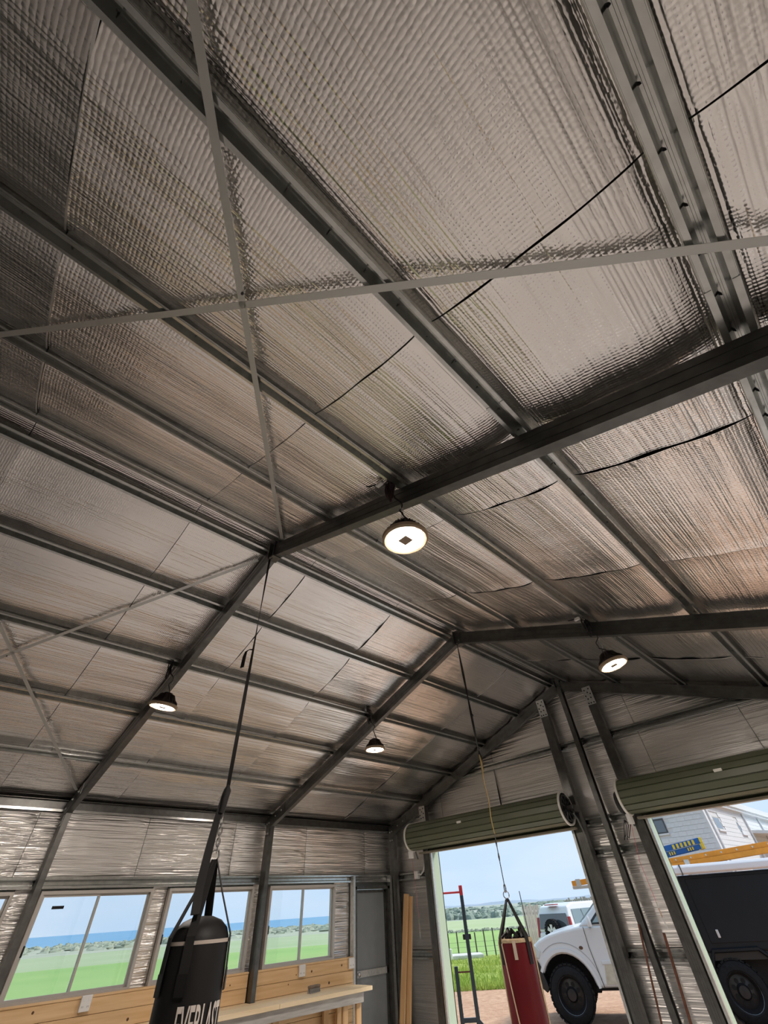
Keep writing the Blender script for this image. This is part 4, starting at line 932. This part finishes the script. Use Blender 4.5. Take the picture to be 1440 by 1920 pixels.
for k_ in range(2):
    for q in range(5):
        u = 2.98+q*.09 if k_ == 0 else 3.24+q*.045; z = 2.245+(u-2.15)/1.33*.155+(.0 if k_ else .095)
    zz = lambda u: 2.245+(u-2.15)/1.33*.155
ub_ = MB(); ub_.v = [tuple(TU(Vector((u, v, zz(u)+dz)))) for u in (2.35, 3.52) for v in (.67, .70) for dz in (.09, .19)]
ub_.f = [(0, 1, 3, 2), (4, 6, 7, 5), (0, 4, 5, 1), (2, 3, 7, 6), (0, 2, 6, 4), (1, 5, 7, 3)]; ub_.build('upper_rail', BLUEF, bl, bevel=.004)
for q in range(6):
    u = 2.92+q*.085; MB().box(0, .045, .660, .672, .10, .18).xf(lambda p: TU(Vector((u+p.x, p.y, zz(u)+p.z)))).build('yellow_stripe', YELF, bl)
for q in range(6):
    u = (2.80+q*.05) if q < 3 else (3.2+(q-3)*.05); MB().box(0, .025, .668, .684, .015, .07).xf(lambda p: TU(Vector((u+p.x, p.y, zz(u)+p.z)))).build('yellow_stripe', YELF, bl)
MB().box(0, .16, .660, .672, .11, .17).xf(lambda p: TU(Vector((2.50+p.x, p.y, zz(2.5)+p.z)))).build('white_label', WHITEP, bl)
for dz in (0., .10): MB().box(0, .06, .66, 1.08, dz-.005, dz+.095).xf(lambda p: TU(Vector((3.50+p.x, p.y, zz(3.5)+p.z)))).build('yellow_foot', YELF, bl, bevel=.01)

# ---------- white wagon seen from behind
WZ = -.43; WA = Vector((-9.15, 21.14, WZ)); az = math.radians(10); WD = Vector((math.sin(az), math.cos(az), 0)); WR = Vector((math.cos(az), -math.sin(az), 0))
TW_ = lambda p: WA+WD*p.x+WR*p.y+Vector((0, 0, p.z))   # x forward from tail, y to its right, z up
wg = thing('four_wheel_drive_wagon', WA+WD*2.2, 'white four wheel drive wagon with a spare wheel on its tailgate', 'car')
low = [(0.0, .52), (-.03, .75), (.02, 1.08), (4.5, 1.06), (4.62, .85), (4.62, .5), (4.0, .42), (3.9, .75), (3.3, .75), (3.2, .42), (1.3, .42), (1.2, .75), (.6, .75), (.5, .45)]
MB().prism(low, lambda p, q: TW_(Vector((p[0], q, p[1]))), -.93, .93).build('body', CARW, wg, bevel=.07, bseg=3)
cabp = [(.03, 1.07, .90), (.10, 1.55, .80), (.22, 1.80, .72), (.6, 1.90, .68), (2.4, 1.90, .66), (2.75, 1.80, .68), (3.35, 1.10, .86)]
mb = MB(); n = len(cabp)
for s_ in (-1, 1): mb.v += [tuple(TW_(Vector((x, s_*w_, z)))) for x, z, w_ in cabp]
mb.f = [tuple(range(n)), tuple(range(2*n-1, n-1, -1))]+[(j, (j+1) % n, n+(j+1) % n, n+j) for j in range(n)]; cb = mb.build('cabin', CARW, wg, bevel=.05, bseg=3)
MB().prism([(-.74, 1.16), (.74, 1.16), (.68, 1.60), (-.68, 1.60)], lambda p, q: TW_(Vector((.025+(p[1]-1.07)*.145-q, p[0], p[1]))), 0, .02).build('rear_window', CARGLD, cb, bevel=.01)
sw = lambda z: .90-(z-1.07)*.235
for (x0, x1, x2, x3) in ((.28, .95, .95, .40), (1.02, 1.75, 1.75, 1.02), (1.82, 2.9, 2.55, 1.82)):
    MB().prism([(x0, 1.18), (x1, 1.18), (x2, 1.70), (x3, 1.70)], lambda p, q: TW_(Vector((p[0], sw(p[1])+.0+q, p[1]))), -.01, .014).build('side_window', CARGL, cb)
for s_ in (-1, 1): MB().prism([(s_*.90, .92), (s_*.80, .92), (s_*.73, 1.50), (s_*.83, 1.50)], lambda p, q: TW_(Vector((.03+max(0, p[1]-1.07)*.145-q, p[0], p[1]))), -.06, .035).build('tail_light', REDL, wg, bevel=.01)
MB().box(.02, .30, -.25, .25, 1.845, 1.875).xf(TW_).build('high_stop_light', REDL, cb, bevel=.01)
MB().box(-.16, .05, -.93, .93, .46, .66).xf(TW_).build('rear_bumper', CARW, wg, bevel=.03)
SPt = lambda p: TW_(Vector((-.05-p.y, .10+p.x, 1.08-.36+p.z)))
wheel(SPt, 0, .23, .37, .20, 'spare_tyre', wg, BLACKP, spokes=6, out=1, lugs=26)
for x in (.9, 3.6):
    wheel(lambda p: TW_(Vector((p.x, p.y, p.z))), x, .93, .37, .24, 'tyre', wg, BLACKP, spokes=6, out=1, lugs=26); wheel(lambda p: TW_(Vector((p.x, p.y, p.z))), x, -.93, .37, .24, 'tyre', wg, BLACKP, out=-1, lugs=26)
MB().box(-.34, -.16, -.12, .12, .38, .48).xf(TW_).build('tow_bar', BLACKP, wg)

# ---------- paling fences behind the wagon
def paling_fence(p0, p1, h, label, gap=.105, w_=.085):
    P0, P1 = Vector(p0), Vector(p1); d = (P1-P0).normalized(); nn = Vector((-d.y, d.x, 0)); L = (P1-P0).length
    t = thing('paling_fence', (P0+P1)/2, label, 'fence', 'paling fences'); rz = math.atan2(d.y, d.x)
    mes = [MB().box(-w_/2, w_/2, -.01, .01, 0, h*k_).mesh('paling', FENCEW) for k_ in (1, .985, .97, 1.01)]
    x = 0
    while x < L: place('paling', random.choice(mes), t, P0+d*x, (0, random.uniform(-.012, .012), rz)); x += gap
    for z in (.4, h-.35): MB().box(0, L, .012, .05, z, z+.08).xf(lambda p: P0+d*p.x+nn*p.y+Vector((0, 0, p.z))).build('fence_rail', FENCEW, t)
def polar(a, R, z=None): a_ = math.radians(a); return (CAM.x+R*math.sin(a_), R*math.cos(a_), gz(R) if z is None else z)
paling_fence(polar(-28.2, 32), polar(-21.5, 31.5), 2.25, 'weathered paling fence between the wagon and the ute')
paling_fence(polar(-32.4, 27.5), polar(-30.9, 28.2), 2.0, 'short paling panel standing in for leaning white posts left of the wagon', gap=.11)  # palings used here in place of a stack of leaning white posts

# ---------- wire fence, trough, hedge line, trees, scrub, grass
wfn = thing('wire_fence', polar(-38, 44), 'wire fence with dark posts at the foot of the grass bank', 'fence')
fp = []
for i in range(12):
    a = -41.8+i*.87; fp.append(Vector(polar(a, 43.5))); h_ = 1.55+.12*math.sin(i*2.1)
    MB().box(-.032, .032, -.032, .032, -.1, h_*.85).xf(lambda p: fp[-1]+p).build('post', POSTM, wfn)
for z in (.25, .5, .75): MB().tube([p+Vector((0, 0, z)) for p in fp], .006, 4).build('wire', WIRE, wfn)
tr = thing('water_trough', polar(-38.6, 41), 'low grey concrete slab lying by the wire fence', 'trough')
pa, pb = Vector(polar(-40.9, 41.5)), Vector(polar(-37.0, 41.8)); d = (pb-pa).normalized(); nn = Vector((-d.y, d.x, 0)); L = (pb-pa).length
MB().box(0, L, -.8, .8, -.05, .22).xf(lambda p: pa+d*p.x+nn*p.y+Vector((0, 0, p.z))).build('slab', mat('pale_concrete', (.55, .55, .54), .8, noise=.1), tr, bevel=.04)
MB().box(.2, .7, -.95, -.6, .0, .55).xf(lambda p: pa+d*p.x+nn*p.y+Vector((0, 0, p.z))).build('float_box', WHITEP, tr, bevel=.03)
def blobs(name, m, items, label, cat=None):
    mb = MB()
    for (c, rx, rz) in items:
        n1 = 7; i0 = len(mb.v); ph = random.random()*6
        for j in range(5):
            th = PI*j/8
            for i in range(n1):
                a = 2*PI*i/n1+ph; k_ = random.uniform(.75, 1.15); mb.v.append((c[0]+rx*k_*math.cos(th)*math.cos(a), c[1]+rx*k_*math.cos(th)*math.sin(a), c[2]+rz*k_*math.sin(th)))
        for j in range(4):
            for i in range(n1): mb.f.append((i0+j*n1+i, i0+j*n1+(i+1) % n1, i0+(j+1)*n1+(i+1) % n1, i0+(j+1)*n1+i))
        mb.f.append(tuple(i0+4*n1+i for i in range(n1)))
    o = stuff(mb.build(name, m, smooth=False)); tag(o, label, cat or 'vegetation'); return o
def polz(a, R, dz=0): p = polar(a, R, 0); return (p[0], p[1], (gz(min(R, 1000))+max(0, R-1000)*.004)+dz)
rr = random.Random(3)
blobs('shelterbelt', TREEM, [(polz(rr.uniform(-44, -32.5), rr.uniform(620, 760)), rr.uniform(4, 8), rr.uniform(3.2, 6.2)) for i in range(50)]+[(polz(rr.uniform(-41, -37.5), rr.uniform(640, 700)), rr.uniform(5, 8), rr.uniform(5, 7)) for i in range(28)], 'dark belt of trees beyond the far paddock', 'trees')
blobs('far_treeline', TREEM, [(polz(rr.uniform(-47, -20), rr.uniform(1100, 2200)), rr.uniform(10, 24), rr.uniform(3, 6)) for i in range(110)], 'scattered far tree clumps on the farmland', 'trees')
blobs('fence_line_hedge', SCRUB, [(polz(-47+i*.13, 205), .9, rr.uniform(.4, .8)) for i in range(230)], 'thin dark hedge line dividing the two paddocks', 'hedge')
blobs('dune_bushes', SCRUB, [(polz(rr.uniform(-86, -46), rr.uniform(520, 1090)), rr.uniform(3, 9), rr.uniform(1.2, 3.4)) for i in range(320)]+[(polz(rr.uniform(-62, -47), rr.uniform(780, 1000)), rr.uniform(8, 16), rr.uniform(2, 4)) for i in range(60)], 'grey green bushes scattered over the dunes', 'bushes')
blobs('paddock_edge_weeds', SCRUB, [(polz(-60+i*.10, 57+.05*i), .35, rr.uniform(.08, .2)) for i in range(150)], 'thin dark weedy line across the seaward paddock', 'weeds')
mb = MB()
for i in range(16000):
    a = rr.uniform(-44.5, -30); R = 18.9+(44-18.9)*rr.random()**1.6; p = Vector(polar(a, R)); h_ = rr.uniform(.05, .17)*(1.0 if R < 40 else .6); w_ = .018; t_ = rr.uniform(0, 6.28)
    dx, dy = w_*math.cos(t_), w_*math.sin(t_); ox, oy = rr.uniform(-.08, .08), rr.uniform(-.08, .08); i0 = len(mb.v)
    mb.v += [(p.x-dx, p.y-dy, p.z-.03), (p.x+dx, p.y+dy, p.z-.03), (p.x+ox, p.y+oy, p.z+h_)]; mb.f.append((i0, i0+1, i0+2))
tag(stuff(mb.build('grass_blades', GRASSB)), 'tufted weedy grass covering the bank', 'grass')

# ---------- white block building
hb = thing('block_building', (-8, 33, -.6), 'white painted block building behind the ute', 'building')
BXR, BYF, ZT = -3.85, 29.2, 5.15
MB().box(-7.55, BXR-.03, BYF+.03, 46, -.8, ZT).build('wall_core', MORTAR, hb)
blk = MB().box(0, .385, -.03, 0, 0, .185).mesh('block', BLOCKW); blh = MB().box(0, .185, -.03, 0, 0, .185).mesh('block', BLOCKW)
blx = MB().box(0, .03, 0, .385, 0, .185).mesh('block', BLOCKW)
winL = (-6.72, -5.86, 3.72, 4.34)
z = 2.35; row = 0; cnt = 0
while z < ZT-.1:
    x = BXR-.39-(.195 if row % 2 else 0)
    while x > -7.6:
        if not (x+.385 > winL[0] and x < winL[1] and z+.185 > winL[2]-.02 and z < winL[3]+.02): place('block', blk, hb, (x, BYF+.03, z)); cnt += 1
        x -= .39
    if row % 2: place('block', blh, hb, (BXR-.195, BYF+.03, z))
    z += .195; row += 1
winR = [(30.5, 31.7, 3.70, 4.25), (35.2, 36.2, 3.70, 4.25)]
z = 2.9; row = 0
while z < 4.75:
    y = BYF+.03+(.195 if row % 2 else 0)
    while y < 35.4:
        if not any(y+.385 > a and y < b and z+.185 > c-.02 and z < d_+.02 for a, b, c, d_ in winR): place('block', blx, hb, (BXR-.03, y, z))
        y += .39
    z += .195; row += 1
stf = MB()
z = 2.9; row = 0
while z < 4.75:
    y = BYF+.03+.39*16+(.195 if row % 2 else 0)
    while y < 45.4: stf.box(BXR-.03, BXR, y, y+.385, z, z+.185); y += .39
    z += .195; row += 1
stuff(stf.build('far_blocks', BLOCKW, hb))
w_ = MB().box(winL[0], winL[1], BYF-.01, BYF+.06, winL[2], winL[3]).build('window_frame', mat('dark_window_frame', (.05, .055, .06), .4), hb)
MB().box(winL[0]+.03, winL[0]+.30, BYF-.014, BYF-.005, winL[2]+.05, winL[3]-.05).build('pane', mat('sky_pane', (.35, .5, .68), .1, coat=.4), w_)
MB().box(winL[0]+.36, winL[1]-.06, BYF-.014, BYF-.005, winL[2]+.06, winL[3]-.08).build('pane', mat('dark_pane', (.12, .14, .17), .1, coat=.4), w_)
MB().box(winL[0]-.03, winL[1]+.03, BYF-.05, BYF+.05, winL[2]-.07, winL[2]).build('sill', BLOCKW, hb)
for a, b, c, d_ in winR:
    q = MB().box(BXR-.10, BXR-.02, a, b, c, d_).build('window_frame', WINFR, hb); MB().box(BXR-.05, BXR-.015, a+.06, b-.06, c+.05, d_-.05).build('pane', MATS['dark_pane'], q)
    MB().box(BXR-.06, BXR+.07, a-.05, b+.05, c-.08, c).build('sill', BLOCKW, hb)
for y in (29.6, 37.4, 41.5): MB().tube([(BXR+.06, y, -.6), (BXR+.06, y, 4.72)], .05, 8).build('downpipe', ROOFW, hb, smooth=True)
MB().box(BXR-.10, BXR+.02, BYF-.02, BYF+.30, -.6, ZT).build('corner_pier', BLOCKW, hb)
MB().box(-7.6, BXR+.18, BYF-.2, 46, 4.76, 4.90).build('fascia', ROOFW, hb); MB().box(-7.7, BXR+.25, BYF-.3, 46.2, 4.90, 5.2).build('roof', ROOFW, hb)
lt = MB().prism([(BXR, 3.95), (BXR+2.6, 3.62), (BXR+2.6, 3.5), (BXR, 3.8)], lambda p, q: (p[0], q, p[1]), 37.6, 45).build('lean_to_roof', ROOFW, hb)
for y in (37.8, 41, 44.8): MB().box(BXR+2.4, BXR+2.5, y, y+.1, -.7, 3.56).build('lean_to_post', ROOFW, hb)
ae = thing('television_aerial', (-4.6, 41.5, 5.2), 'small television aerial on the roof of the block building', 'aerial')
MB().tube([(-4.6, 41.5, 5.2), (-4.6, 41.5, 6.2)], .03, 6).build('mast', GALV, ae); MB().tube([(-5.0, 41.2, 6.1), (-4.1, 41.9, 6.25)], .03, 6).build('boom', GALV, ae)
for i in range(5): c = Vector((-5.0, 41.2, 6.1)).lerp(Vector((-4.1, 41.9, 6.25)), i/4); MB().tube([c-Vector((.12, -.2, .05)), c+Vector((.12, -.2, -.05))], .02, 5).build('element', GALV, ae)
